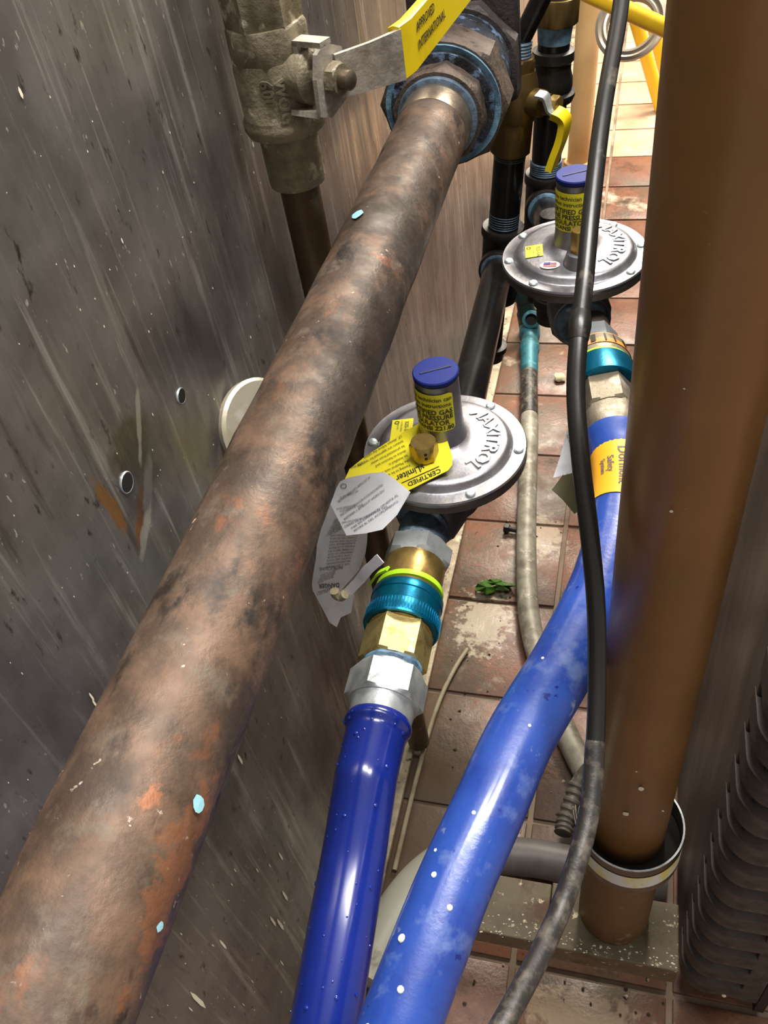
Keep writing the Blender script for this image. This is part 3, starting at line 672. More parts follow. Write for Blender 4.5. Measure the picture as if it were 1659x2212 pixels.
# orange label wrapped on the hose
def hose_uv(s_, a):      # s_ along in samples
    i = int(s_); f = s_ - i; p = P2[i].lerp(P2[i + 1], f); d = (P2[i + 1] - P2[i]).normalized()
    x = d.cross(Vector((0, 0, 1))).normalized(); y = x.cross(d); return p, x * math.cos(a) + y * math.sin(a)
i0, i1 = 6.0, 27.0
V = []; Fc = []; nu, nv = 14, 22
for i in range(nu + 1):
    for j in range(nv + 1):
        p, n_ = hose_uv(i0 + (i1 - i0) * i / nu, math.radians(-60 + 240 * j / nv)); V.append(p + n_ * .0203)
for i in range(nu):
    for j in range(nv): a = i * (nv + 1) + j; Fc.append([a, a + 1, a + nv + 2, a + nv + 1])
ol = G().add(V, Fc).obj('orange_label', M['orange'], h2)
g = G()
for s_, ang, sz, st_ in (('Safety', 62, .0066, .30), ('System', 47, .0052, .32), ('Dormont', 84, .0095, .16)):
    Vt, Ft, w = text_geo(s_, sz, 0, .0001)
    def mp(v, ang=ang, st_=st_):
        p, n_ = hose_uv(i0 + (i1 - i0) * (st_ + v.x / .052), math.radians(ang) + v.y / .0203); return p + n_ * .0207
    g.add([mp(v) for v in Vt], Ft)
g.obj('label_print', M['inkgrey'], ol, smooth=False)
g = G()
def on_hose(i, a, off): p, n_ = hose_uv(i, a); return p + n_ * (.0199 + off), n_
for i, a, s_ in ((100, 1.2, .0016), (112, 1.0, .0022), (88, 1.5, .0012), (120, 1.5, .0018), (70, 1.9, .001), (60, 1.2, .001), (128, 1.0, .0016), (104, 1.9, .0016), (96, .9, .001)):
    p, n_ = on_hose(i, a, -.0002); g.add(*lathe([(s_, 0), (s_ * .8, s_ * .3), (.0001, s_ * .4)], frame(p, n_), 9))
g.obj('dried_flecks', M['fleck'], h2)['kind'] = 'stuff'

# ------------------------------------------------------------------ gas pipe stack feeding the near regulator
ST = .918
sp = lambda px, py: at(px, py, y=ST)
st1 = root('black_pipe_branch', sp(1060, 540), 'black iron tee with a sloping black pipe and capped drip leg feeding near regulator', 'pipe')
T0, T1 = sp(1107, 270), sp(1062, 770)
TD = (T1 - T0).normalized(); MT = frame(T0, TD) @ Matrix.Diagonal((1.10, 1.10, 1, 1)); LT = lambda px, py: (sp(px, py) - T0).dot(TD)
G().add(*lathe([(.0155, LT(1098, 330)), (.0155, LT(1076, 480))], MT, 32)).obj('nipple', M['black'], st1)
def threads(r, a, b, Mx, n=6):
    pr = []
    for i in range(n):
        q = a + (b - a) * i / n; pr += [(r, q), (r + .0008, q + (b - a) / n * .5)]
    pr.append((r, b)); return lathe(pr, Mx, 28)
G().add(*threads(.0150, LT(1080, 455), LT(1076, 485), MT)).obj('sealed_thread', M['thread'], st1)
G().add(*threads(.0150, LT(1100, 315), LT(1096, 340), MT)).obj('sealed_thread', M['thread'], st1)
a_, b_ = LT(1074, 486), LT(1055, 640)
tb = G().add(*lathe([(.0150, a_ + .001), (.0215, a_), (.0225, a_ + .002), (.0225, a_ + .009), (.0205, a_ + .013), (.0200, a_ + .030), (.0200, b_ - .028), (.0205, b_ - .010), (.0215, b_ - .008), (.0215, b_), (.012, b_)], MT, 36))
TC = T0 + TD * ((a_ + b_) / 2 - .004)
PE = B1 - Vector((0, 0, .040)) + Vector((-.002, .045, 0))
BD = (PE - TC).normalized()
MBr = frame(TC, BD)
tb.add(*lathe([(.018, .0), (.0190, .018), (.0215, .021), (.0222, .023), (.0222, .032), (.0205, .033)], MBr, 36))
tee = tb.obj('tee', M['blackfit'], st1)
G().add(*lathe([(.0175, .031), (.0205, .0325), (.0180, .034)], MBr, 32)).obj('sealant_ring', M['doped'], st1)
G().add(*lathe([(.0166, .025), (.0166, (PE - TC).length)], MBr, 40)).obj('branch_pipe', M['black'], st1)
G().add(*lathe([(.0105, b_ - .01), (.0105, LT(1064, 745))], MT, 24)).obj('drip_leg', M['blackfit'], st1)
a_ = LT(1064, 742)
G().add(*lathe([(.0125, a_), (.0165, a_ + .001), (.0168, a_ + .008), (.0140, a_ + .010), (.0135, a_ + .022), (.0110, a_ + .025), (.002, a_ + .026)], MT, 28)).obj('end_cap', M['blackfit'], st1)
# brass valve above it
bv = root('brass_valve', sp(1107, 270), 'olive brass ball valve with a small yellow handle, beside the grey union', 'valve')
G().add(*nut(.0205, LT(1116, 235), LT(1099, 325), MT, 8, .3, .002)).obj('lower_body', M['brassd'], bv)
G().add(*lathe([(.0165, LT(1128, 150)), (.0195, LT(1126, 172)), (.0215, LT(1122, 195)), (.0215, LT(1114, 245)), (.0200, LT(1112, 256)), (.018, LT(1111, 258))], MT, 36)).obj('body', M['brassd'], bv)
G().add(*nut(.0165, LT(1134, 122), LT(1128, 155), MT, 6, .3, .002)).obj('upper_hex', M['brassd'], bv)
G().add(*threads(.0105, LT(1143, 88), LT(1135, 130), MT)).obj('sealed_thread', M['thread'], bv)
vs = sp(1165, 232); vd = Vector((.9, -.42, .0)).normalized(); vc = T0 + TD * LT(1117, 215)
MSv = frame(vc, vd) @ Matrix.Diagonal((1.12, 1.12, 1.12, 1))
G().add(*lathe([(.0125, .012), (.0115, .030), (.009, .031), (.009, .037)], MSv, 24)).obj('stem_boss', M['brassd'], bv)
G().add(*nut(.0085, .038, .046, MSv, 6, .2)).obj('stem_nut', M['brass'], bv)
yb = .888
hpx = [(1160, 203), (1177, 208), (1183, 222), (1188, 236), (1200, 246)]
gpx = [(1197, 243), (1214, 252), (1220, 266), (1213, 300), (1200, 335), (1191, 362)]
def strip(pts, w, th, n=6, wd=(.35, .9, .1)):
    P = spline(pts, n); V = []; Fc = []
    W_ = Vector(wd).normalized()
    for i, p in enumerate(P):
        d = (P[min(i + 1, len(P) - 1)] - P[max(i - 1, 0)]).normalized(); nn = d.cross(W_).normalized()
        for a, b in ((-1, -1), (1, -1), (1, 1), (-1, 1)): V.append(p + W_ * a * w / 2 + nn * b * th / 2)
    for i in range(len(P) - 1):
        for k in range(4): Fc.append([i * 4 + k, i * 4 + (k + 1) % 4, i * 4 + 4 + (k + 1) % 4, i * 4 + 4 + k])
    Fc += [[0, 1, 2, 3], [len(V) - 1, len(V) - 2, len(V) - 3, len(V) - 4]]
    return V, Fc
G().add(*strip([at(x, y, y=yb) for x, y in hpx], .012, .0028)).obj('handle_plate', M['silver'], bv)
V, Fc = strip([at(x, y, y=yb) for x, y in gpx], .017, .0070)
G().add(V, Fc).obj('yellow_handle', M['yellow'], bv)
tp = root('thin_black_pipe', sp(1150, 40), 'slim black pipe rising from the brass valve top beside the grey union', 'pipe')
U0 = T0 + TD * LT(1143, 92)
G().add(*lathe([(.0095, 0), (.0095, .10)], frame(U0, (at(1172, -10, y=ST) - U0)), 24)).obj('pipe', M['black'], tp)

# ------------------------------------------------------------------ back stack feeding the far regulator
SB = .97
sb = lambda px, py: at(px, py, y=SB)
bs = root('black_pipe_stack', sb(1190, 250), 'black iron pipe stack with couplings and union rising behind the yellow handled valve', 'pipe')
K0, K1 = sb(1204, -20), sb(1172, 470)
KD = (K1 - K0).normalized(); MK = frame(K0, KD); LK = lambda px, py: (sb(px, py) - K0).dot(KD)
G().add(*lathe([(.0165, 0), (.0165, LK(1186, 372))], MK, 32)).obj('pipe', M['black'], bs)
a_ = LK(1203, -10); b_ = LK(1201, 48)
G().add(*nut(.0235, a_, b_, MK, 8, .2, .002)).obj('upper_coupling', M['brassd'], bs)
G().add(*lathe([(.0165, b_ - .002), (.0185, b_), (.0175, b_ + .008), (.0168, b_ + .018)], MK, 30)).obj('sealant_ring', M['dope'], bs)
a_ = LK(1199, 105); b_ = LK(1193, 215)
G().add(*lathe([(.0175, a_), (.0215, a_ + .001), (.0220, a_ + .010), (.0195, a_ + .013), (.0195, a_ + .020), (.0220, a_ + .028), (.0225, a_ + .036), (.0215, a_ + .040), (.0255, a_ + .042), (.0258, b_ - .006), (.0235, b_)], MK, 36)).obj('union_coupling', M['blackfit'], bs)
G().add(*lathe([(.0175, b_), (.0180, b_ + .008), (.0170, b_ + .010)], MK, 30)).obj('sealant_ring', M['doped'], bs)
a_ = LK(1187, 345)
G().add(*threads(.0172, a_, LK(1185, 372), MK)).obj('sealed_thread', M['thread'], bs)
a_ = LK(1185, 372); b_ = LK(1165, 505)
tb = G().add(*lathe([(.0175, a_ + .001), (.0225, a_), (.0235, a_ + .002), (.0235, a_ + .010), (.0215, a_ + .014), (.0215, b_ - .014), (.0225, b_ - .009), (.0225, b_), (.015, b_)], MK, 36))
KC = K0 + KD * (a_ + b_) / 2
KE = B2 - Vector((0, 0, .040)) + Vector((-.012, .045, 0))
MKb = frame(KC, KE - KC)
tb.add(*lathe([(.018, 0), (.0205, .018), (.0235, .022), (.0235, .033), (.021, .034)], MKb, 36)).obj('tee', M['blackfit'], bs)
G().add(*lathe([(.018, .033), (.0205, .0345), (.018, .036)], MKb, 32)).obj('sealant_ring', M['dope'], bs)
G().add(*lathe([(.0166, .025), (.0166, (KE - KC).length)], MKb, 36)).obj('branch_pipe', M['black'], bs)
b2 = b_
G().add(*lathe([(.0135, b2 - .01), (.0135, b2 + .09)], MK, 24)).obj('drip_leg', M['blackfit'], bs)
cp_ = at(1192, 640, y=.86)
MKc = frame(cp_, (0, 0, -1))
el = G().add(*lathe([(.0165, -.004), (.0205, -.002), (.0205, .008), (.0175, .011), (.0175, .030), (.015, .032)], MKc, 28)); el.obj('drip_cap', M['blackfit'], bs)
G().add(*lathe([(.0165, -.010), (.0185, -.006), (.0168, -.003)], MKc, 28)).obj('sealant_ring', M['doped'], bs)
G().add(*lathe([(.0125, -.10), (.0125, -.004)], MKc, 24)).obj('drip_pipe', M['blackfit'], bs)

# ------------------------------------------------------------------ floor conduit with verdigris fittings
cz = .016
cp = root('grey_conduit', at(1135, 1000, z=cz), 'grey dusty conduit lying on the tile floor, with verdigris copper elbow at its far end', 'conduit')
cpx = [(1143, 760), (1143, 850), (1143, 950), (1138, 1100), (1137, 1220), (1143, 1330), (1165, 1430), (1200, 1530), (1235, 1610), (1275, 1690)]
Pc = spline([at(x, y, z=cz) for x, y in cpx], 8)
G().add(*tube(Pc, .0150, 24)).obj('pipe', M['conduit'], cp)
G().add(*tube([p + Vector((0, 0, .0003)) for p in spline([at(x, y, z=cz) for x, y in [(1143, 785), (1143, 850), (1143, 900)]], 6)], .0154, 24)).obj('dark_sleeve', M['cabled'], cp)
CA, CB = at(1144, 715, z=cz), at(1143, 812, z=cz)
MCp = frame(CA, CB - CA); lc = (CB - CA).length
G().add(*lathe([(.012, -.02), (.0195, -.018), (.0200, 0), (.0195, lc * .14), (.0160, lc * .18), (.0155, lc * .26), (.0185, lc * .31), (.0190, lc * .45), (.0165, lc * .5), (.0160, lc * .95), (.014, lc)], MCp, 30)).obj('copper_fitting', M['verdigris'], cp)
up0 = at(1142, 690, z=.03); base_up = Vector((up0.x, up0.y, cz))
MUp = frame(base_up, (at(1128, 620, y=up0.y) - base_up))
G().add(*lathe([(.0175, -.01), (.0190, .0), (.0190, .03), (.0165, .035), (.0160, .06), (.0185, .062), (.0185, .085), (.0150, .09), (.0150, .26)], MUp, 28)).obj('copper_upright', M['verdark'], cp)
ev = at(1148, 690, z=.045); MEv = frame(ev, (CAMPOS - ev).normalized() * .6 + Vector((0, -.4, .2)))
G().add(*lathe([(.013, -.02), (.0165, -.01), (.0175, .006), (.0160, .010), (.0115, .011), (.0110, .002)], MEv, 28)).obj('open_socket', M['verdigris'], cp)
G().add(*lathe([(.0112, .0), (.0112, .0035), (.001, .003)], MEv, 20)).obj('socket_shade', M['shade_fill'], cp)  # dark disc painting the shade inside the socket
# low pipe by the beam
lp = root('floor_pipe', at(1120, 1850, z=.02), 'grey pipe lying on the floor behind the spattered beam and curving under blue hoses', 'pipe')
lpx = [(1440, 1905), (1330, 1885), (1230, 1868), (1150, 1853), (1060, 1846)]
Pl = spline([at(x, y, z=.022) for x, y in lpx], 8)
G().add(*tube(Pl, .0205, 28)).obj('pipe', M['conduitd'], lp)
Pl2 = spline([at(x, y, z=.022) for x, y in [(1065, 1846), (990, 1858), (925, 1900), (872, 1962), (825, 2045), (790, 2120)]], 8)
G().add(*tube(Pl2, .0270, 28)).obj('pale_elbow', M['palepipe'], lp)
# ribbed cord end beside the hose
rc = root('ribbed_cord', at(1230, 1730, z=.03), 'grey ribbed cord end hanging above the floor beside the black cable', 'cord')
Pr = spline([at(x, y, z=z) for x, y, z in ((1272, 1660, .05), (1250, 1690, .04), (1236, 1730, .035), (1222, 1770, .03), (1216, 1800, .03))], 10)
rr_ = [.0085 + (.0018 if (i % 4 < 2 and i > 10) else 0) for i in range(len(Pr))]
G().add(*tube(Pr, rr_, 18)).obj('ribbed_sleeve', M['cord'], rc)
for dx in (0, 5):
    Pw = spline([at(x + dx, y, z=.04) for x, y in ((1248, 1680), (1238, 1740), (1246, 1790), (1254, 1830))], 8)
    G().add(*tube(Pw, .0008, 8)).obj('wire', M['conduit'], rc)

# ------------------------------------------------------------------ black cable
cb = root('black_cable', at(1243, 850, d=.42), 'black rubber cable hanging in front of the far regulator and along the brown post', 'cable')
cpx = [(1348, -60, .50), (1337, 40, .49), (1303, 240, .47), (1279, 440, .455), (1264, 600, .445), (1251, 720, .435), (1244, 850, .43), (1255, 1000, .425), (1273, 1150, .425), (1287, 1300, .43), (1290, 1450, .435), (1286, 1600, .43), (1275, 1740, .42), (1250, 1850, .41), (1210, 1965, .40), (1165, 2065, .385), (1112, 2165, .37), (1070, 2240, .36)]
Pk = spline([at(x, y, d=d) for x, y, d in cpx], 8)
G().add(*tube(Pk[:90], .0047, 20)).obj('cable', M['cable'], cb)
G().add(*tube(Pk[88:], [.0047] + [.0050] * (len(Pk) - 89), 20)).obj('dusty_cable', M['cabled'], cb)
G().add(*tube(Pk[37:42], [.0049, .0056, .0058, .0054, .0049], 20)).obj('cable_bulge', M['cable'], cb)

# ------------------------------------------------------------------ brown post, band and beam on the right
q0, q1 = Vector((.0262, .306, .16)), Vector((.0330, .306, .95))
po = root('brown_post', q0, 'stout shiny brown post standing on spattered beam at the right of blue hose', 'post')
MP = frame(q0, q1 - q0); ln = (q1 - q0).length
G().add(*lathe([(.0262, .12), (.0280, .125), (.0280, ln + .3)], MP, 64)).obj('tube', M['post'], po)
G().add(*lathe([(.0305, -.012), (.0308, .0), (.0305, .150), (.0290, .152)], MP, 56)).obj('lower_tube', M['postlow'], po)
g = G()
for px, py, a in ((1450, 1105, 5), (1385, 1704, 8), (1352, 1758, 7), (1432, 1752, 3), (1375, 1667, 2.5), (1478, 840, 3)):
    r = ray(px, py); fn = None
    def on_post(x, y):
        r = ray(x, y); ox, oy = -.0305, -.306; a2 = r.x ** 2 + r.y ** 2; b2_ = 2 * (r.x * ox + r.y * oy); c2_ = ox * ox + oy * oy - .0292 ** 2
        D = max(b2_ * b2_ - 4 * a2 * c2_, 0); return CAMPOS + r * ((-b2_ - math.sqrt(D)) / (2 * a2))
    blob(g, px, py, a, a * .6, .2, on_post, 10)
g.obj('white_spots', M['fleck'], po, smooth=False)['kind'] = 'stuff'
bc = q0.lerp(q1, (.335 - .16) / .79) + Vector((.002, -.001, 0))
bn = root('band_clamp', bc, 'loose steel band with yellow and white tape around the foot of the brown post', 'clamp')
MBn = frame(bc, (q1 - q0).normalized() + Vector((-.02, .04, 0)))
G().add(*lathe([(.0385, -.026), (.0388, .012), (.0380, .012), (.0377, -.026)], MBn, 64, cap=False)).obj('band', M['band'], bn)
G().add(*lathe([(.0391, -.016), (.0391, .001)], MBn, 64, cap=False)).obj('tape', M['stripe'], bn)
G().add(*lathe([(.0376, -.024), (.0376, -.008), (.0290, -.006)], MBn, 48)).obj('gap_shade_ring', M['shade_fill'], bn)  # near-black ring painting the shade between band and post
G().add(*lathe([(.0388, .0105), (.0392, .0122), (.0378, .0122)], MBn, 64, cap=False)).obj('bright_rim', M['silver'], bn)
be = root('steel_beam', Vector((.0, .292, .13)), 'grease spattered flat steel beam carrying the brown post above the floor', 'beam')
G().add(*box(-.030, .0830, .2635, .321, .128, .16, b=.0012)).obj('channel', M['beam'], be, smooth=False)
G().add(*box(-.118, -.0305, .2655, .3195, .130, .1585, b=.0012)).obj('channel_end', M['beam'], be, smooth=False)
g = G(); rr = random.Random(5)
for _ in range(150):
    x = rr.uniform(-.1, .081); y = .2638 + abs(rr.gauss(0, .010)); s_ = rr.uniform(.0004, .0013)
    if y > .318 or math.hypot(x - .026, y - .306) < .033: continue
    z = .1602 if x > -.03 else .1587
    V = [Vector((x + s_ * rr.uniform(.7, 1.3) * math.cos(k * math.pi / 3), y + .7 * s_ * rr.uniform(.7, 1.2) * math.sin(k * math.pi / 3), z)) for k in range(6)]
    g.add([Vector((x, y, z + .0004))] + V, [[0, i + 1, (i + 1) % 6 + 1] for i in range(6)])
g.obj('grease_spatter', M['fleck'], be, smooth=False)['kind'] = 'stuff'

# ------------------------------------------------------------------ black appliance with louvres on the right
HX, HY = .0945, .286
ap = root('black_appliance', Vector((HX + .1, .8, .02)), 'tall black steel appliance side with rounded dusty louvres at its lower corner', 'appliance')
G().add(*box(HX + .0005, HX + .30, HY + .040, 1.6, .02, .84, b=.002)).obj('side_panel', M['housing'], ap, smooth=False)
G().add(*box(HX + .010, HX + .075, HY + .012, HY + .09, .048, .60)).obj('slot_shade_core', M['shade_fill'], ap, smooth=False)  # solid near-black box, shade of the louvre slots put into its colour
lm = None
def lpath(o):     # plan outline of a louvre band inset by o
    R = .024 - o * .5; pts = [(HX + o, HY + .048)]
    for i in range(9):
        a = math.pi + i * math.pi / 16; pts.append((HX + o + R + R * math.cos(a), HY + o + R + R * math.sin(a)))
    pts.append((HX + .056, HY + o)); return pts
for k in range(13):
    z0 = .046 + k * .0432
    if lm is None:
        A, B_ = lpath(0), lpath(.007); n = len(A); V = []
        for (x, y) in A: V += [Vector((x, y, z0)), Vector((x, y, z0 + .025))]
        for (x, y) in B_: V += [Vector((x, y, z0 + .003)), Vector((x, y, z0 + .0275))]
        Fc = []
        for i in range(n - 1):
            a = 2 * i; b = 2 * n + 2 * i
            Fc += [[a, a + 2, a + 3, a + 1], [a + 1, a + 3, b + 3, b + 1], [b, b + 1, b + 3, b + 2], [a, b, b + 2, a + 2]]
        Fc += [[0, 1, 2 * n + 1, 2 * n], [2 * n - 2, 4 * n - 2, 4 * n - 1, 2 * n - 1]]
        lv = G().add(V, Fc).obj('louver', M['louver'], ap, sharp=25); lm = lv
    else:
        lv = lm.copy(); COL.objects.link(lv); lv.location.z += k * .0432
G().add(*box(HX + .053, HX + .071, HY + .0005, HY + .09, .040, .66, b=.001)).obj('corner_post', M['louver'], ap, smooth=False)
G().add(*box(HX + .072, HX + .082, HY + .002, HY + .09, .010, .66, b=.001)).obj('corner_strip', M['housing'], ap, smooth=False)
G().add(*box(HX, HX + .12, HY, HY + .05, .61, .84, b=.004)).obj('upper_shell', M['housing'], ap, smooth=False)
g = G()
for x, y, z, s_ in ((.135, HY - .0004, .048, .0022), (.125, HY + .02, .158, .0012)): g.add(*lathe([(s_, 0), (s_ * .6, s_ * .4), (.0001, s_ * .5)], frame((x, y, z), (-.2, -1, .6)), 8))
g.obj('white_spots', M['fleck'], ap)['kind'] = 'stuff'

# ------------------------------------------------------------------ things far down the gap
tn = root('tan_post', at(1251, 345, z=0), 'pale tan round post standing on the bright far tiles behind the black pipes', 'post')
tb0 = at(1249, 350, z=0); G().add(*lathe([(.0275, 0), (.0275, .8)], frame(tb0, at(1275, 0, y=tb0.y) - tb0), 32)).obj('tube', M['tan'], tn)
G().add(*lathe([(.034, 0), (.034, .004), (.029, .006)], frame(tb0, (0, 0, 1)), 28)).obj('foot', M['tan'], tn)
YY = 2.30
yp = root('yellow_rail', at(1340, 40, y=1.86), 'yellow coated rail crossing behind the black cable at the top', 'rail')
p0, p1 = at(1255, -22, y=1.86), at(1480, 80, y=1.86)
G().add(*tube([p0 + (p0 - p1) * .1, p1 + (p1 - p0) * .8], .0165, 28)).obj('bar', M['yellowpipe'], yp)
G().add(*lathe([(.018, 0), (.018, .006), (.010, .008)], frame(p1 + (p1 - p0) * .8, p1 - p0), 20)).obj('end_plug', M['yellowpipe'], yp)
for nm, xs, lab in ((0, ((1372, 40), (1398, 130), (1432, 250), (1470, 380)), 'bright yellow slanting tube beyond the metal rim, nearer the tan post'), (1, ((1408, 40), (1425, 110), (1450, 205), (1480, 320)), 'bright yellow slanting tube beyond the metal rim, close against the brown post')):
    P = spline([at(x, y, y=2.45 + nm * .06) for x, y in xs], 5)
    yl = root('yellow_tube', P[0], lab, 'tube', 'yellow slanting tubes')
    G().add(*tube(P, .0165, 24)).obj('bar', M['yellowpipe'], yl)
    G().add(*tube([P[-1], P[-1] + (P[-1] - P[-2]).normalized() * .02], .018, 24)).obj('end_plug', M['yellow'], yl)
wc = at(1362, 52, y=1.99)
wh = root('metal_rim', wc, 'round grey metal rim hanging under the yellow rail at the top', 'rim')
MW = frame(wc, (-.15, -.75, .62))
G().add(*lathe([(r * .925, t) for r, t in ((.056, -.012), (.0745, -.010), (.0775, -.004), (.0765, .004), (.070, .006), (.063, .001), (.058, .004), (.053, .003), (.050, -.010), (.056, -.012))], MW, 56, cap=False)).obj('rim', M['wheel'], wh)
G().add(*lathe([(.0462, -.010), (.048, -.002)], MW, 40, cap=False)).obj('inner_lip', M['zinc'], wh)

# ------------------------------------------------------------------ tags and papers
n_y = Vector((-.10, -.30, 1)).normalized(); P_y = at(918, 990, z=B1.z + .0160)
def surf_y(px, py):
    p = onplane(px, py, P_y, n_y)
    s_ = max(0, 830 - px) / 100.0; return onplane(px, py, P_y + n_y * (.006 * s_ * s_), n_y)
ol = [(932, 899), (944, 898), (952, 906), (977, 985), (977, 1004), (968, 1016), (905, 1048), (885, 1058), (830, 1082), (770, 1095), (735, 1075), (745, 1035), (755, 1013), (790, 985), (860, 940)]
ty = root('yellow_tag', surf_y(860, 990), 'bright yellow printed card tag held under the brass nut of the near regulator', 'tag')
G().add(*sheet(ol, surf_y, .0005, sub=3, dirn=n_y)).obj('card', M['tagyellow'], ty)
def up_y(px, py): return surf_y(px, py) + n_y * .0006
g = G()
dd = (-88, 39)
text_px(g, 'CERTIFIED', (951, 1012), dd, 13, up_y, 1, .01, 78)
text_px(g, 'vLimiter', (914, 1003), dd, 19, up_y, 1, .01, 66)
for k, s_ in enumerate(('Venting to be done with', 'the Maxitrol vent limiter', 'be installed in', 'device to function and', 'be protected from water', 'limiters are approved for systems', 'LP. Always follow the nation')):
    o_ = (886 - 3.2 * k, 1003 - 10.4 * k)
    text_px(g, s_, o_, (-70, 32 + k * 1.5), 8.2, up_y, 1, 0)
text_px(g, 'c 2008 Maxi', (788, 995), (-40, 20), 7, up_y, 1, 0)
def line_px(g, a, b, w, fn):
    a, b = Vector(a), Vector(b); q = (b - a).normalized(); q = Vector((-q.y, q.x)) * w / 2; n = 6; V = []
    for i in range(n + 1):
        p = a.lerp(b, i / n); V += [fn(*(p + q)), fn(*(p - q))]
    g.add(V, [[2 * i, 2 * i + 1, 2 * i + 3, 2 * i + 2] for i in range(n)])
line_px(g, (949, 1008), (868, 1044), 1.5, up_y)
g.obj('card_print', M['ink'], ty, smooth=False)

n_w = Vector((-.05, -.72, .68)).normalized(); P_w = Vector((B1.x - .035, B1.y - .085, B1.z + .004))
def surf_w(px, py):
    b = .003 * math.sin((px - 740) / 55.0) + .004 * ((py - 1085) / 80.0) ** 2
    return onplane(px, py, P_w + n_w * b, n_w)
ol = [(735, 1040), (752, 1032), (800, 1022), (830, 1020), (846, 1030), (887, 1063), (858, 1112), (826, 1144), (790, 1152), (748, 1157), (725, 1112), (712, 1085), (722, 1062)]
tw = root('instruction_tag', surf_w(800, 1090), 'upper crumpled white printed paper tag lying against the yellow tag', 'tag', 'white paper tags')
G().add(*sheet(ol, surf_w, .0003, sub=3, amp=.0012, seed=2, dirn=n_w)).obj('paper', M['paper'], tw)
def up_w(px, py):
    p = surf_w(px, py); return p + n_w * (.0012 * noise.noise(p * 22 + Vector((2, 0, 0))) + .0007)
g = G()
for s_, o_, e_, sz in (('TO DISCONNECT GAS', (735, 1078), (775, 1062), 6.5), ('RETRACT SLEEVE UNTIL NIPPLE OUT OF', (732, 1086), (802, 1032), 6.5),
                       ('POUR DEBRANCHER', (728, 1102), (770, 1092), 6), ('COUPER LE GAZ', (735, 1107), (785, 1091), 6), ('TIRER LE MANCHON DU RACCORD ACCOUPLAGE EN DIRECTION', (737, 1116), (829, 1048), 6.5), ('RETIRER L EMBOUT HORS DU', (745, 1124), (832, 1060), 6.5),
                       ('PARA DESCONECTAR', (740, 1131), (782, 1122), 6), ('CIERRE LA CONEXION DE GAS', (745, 1140), (838, 1095), 6.5), ('TIRE EN DIRECCION OPUESTA AL', (760, 1144), (862, 1070), 6.5), ('RETIRE EL DEL ACOPLAMIENTO', (766, 1149), (862, 1084), 6.5)):
    d = Vector(e_) - Vector(o_); text_px(g, s_, o_, d, sz, up_w, 1, 0, d.length)
for i in range(10):
    a0, a1 = i * math.pi / 5, (i + 1) * math.pi / 5
    line_px(g, (743 + 6 * math.cos(a0), 1050 + 5 * math.sin(a0)), (743 + 6 * math.cos(a1), 1050 + 5 * math.sin(a1)), 1.3, up_w)
g.obj('print', M['inkgrey'], tw, smooth=False)

n_v = Vector((-.25, -.93, .25)).normalized(); P_v = Vector((B1.x - .04, B1.y - .075, B1.z - .03))
def surf_v(px, py):
    b = .006 * math.sin((px - 690) / 22.0 + py / 90.0) ; return onplane(px, py, P_v + n_v * b, n_v)
ol = [(715, 1080), (740, 1095), (795, 1150), (794, 1170), (790, 1195), (775, 1232), (752, 1258), (740, 1272), (748, 1290), (765, 1285), (757, 1325), (735, 1335), (727, 1355), (712, 1345), (692, 1310), (675, 1275), (674, 1262), (682, 1210), (683, 1178), (698, 1120)]
tv = root('instruction_tag', surf_v(725, 1210), 'lower crumpled white paper tag hanging beside the rusty pipe and teal coupler', 'tag', 'white paper tags')
G().add(*sheet(ol, surf_v, .0003, sub=3, amp=.003, seed=6, dirn=n_v)).obj('paper', M['paper'], tv)
def up_v(px, py):
    p = surf_v(px, py); return p + n_v * (.003 * noise.noise(p * 22 + Vector((6, 0, 0))) + .0008)
g = G()
for k, s_ in enumerate(('CONNECTION LINE', 'CONNECTER LES DEUX', 'MONTER UNE VANNE', 'D ARRIVEE DE GAZ', 'MONTER LE COUPLEUR', 'SYSTEME PIECE EN', 'IMPORTANT LE COUP', 'COTE COUPLEUR', 'MONTER UNE VANNE', 'PROFESSIONNEL', 'DE COUPLER')):
    text_px(g, s_, (776 - k * 2, 1150 + k * 6.5), (-75, 6 + k * .5), 5.6, up_v, 1, 0, 62 - k)
text_px(g, 'INSTRUCTIONS', (742, 1222), (-40, 2), 9, up_v, 1, .01, 50)
text_px(g, 'DANGER', (735, 1258), (-40, 2), 13, up_v, 1, .02, 45)
for k in range(6): text_px(g, ('LIRE ET SUIVRE', 'SEULEMENT', 'DES DOMMAGES', 'BLESSURES', 'APPAREIL', 'SURE SITE')[k], (728 - k * 2, 1228 + k * 5.0 + (18 if k > 3 else 0)), (-40, 14), 4.8, up_v, 1, 0, 36)
for k in range(9): text_px(g, ('READ ALL TAGS', 'SHUT OFF GAS', 'AND INSTALL', 'COUPLER MUST', 'BE CONNECTED', 'TO SUPPLY', 'WARNING', 'FIRE RISK', 'KEEP DRY')[k], (764 - k * 3.2, 1108 + 0 * k + k * 4.6 - 4), (-50, 22), 4.6, up_v, 1, 0, 46 - k)
g.obj('print', M['inkgrey'], tv, smooth=False)
# twisted paper neck and beaded tie to the coupler
nk = [(822, 1207), (800, 1225), (775, 1255), (745, 1285)]
P = spline([at(x, y, y=.365) for x, y in nk], 6)
V, Fc = strip(P[::3], .0075, .0006, 4, (-.6, .3, .7))
G().add([v + Vector((0, 0, .0012 * noise.noise(v * 140))) for v in V], Fc).obj('paper_strip', M['paper'], tv)
g = G(); P = spline([at(x, y, y=.362) for x, y in ((745, 1284), (735, 1290), (725, 1284), (722, 1276))], 6)
for i in range(len(P) - 1):
    V, Fc = tube([P[i], P[i].lerp(P[i + 1], .6)], .0034, 10); g.add(V, Fc)
g.obj('beaded_tie', M['stick'], tv)
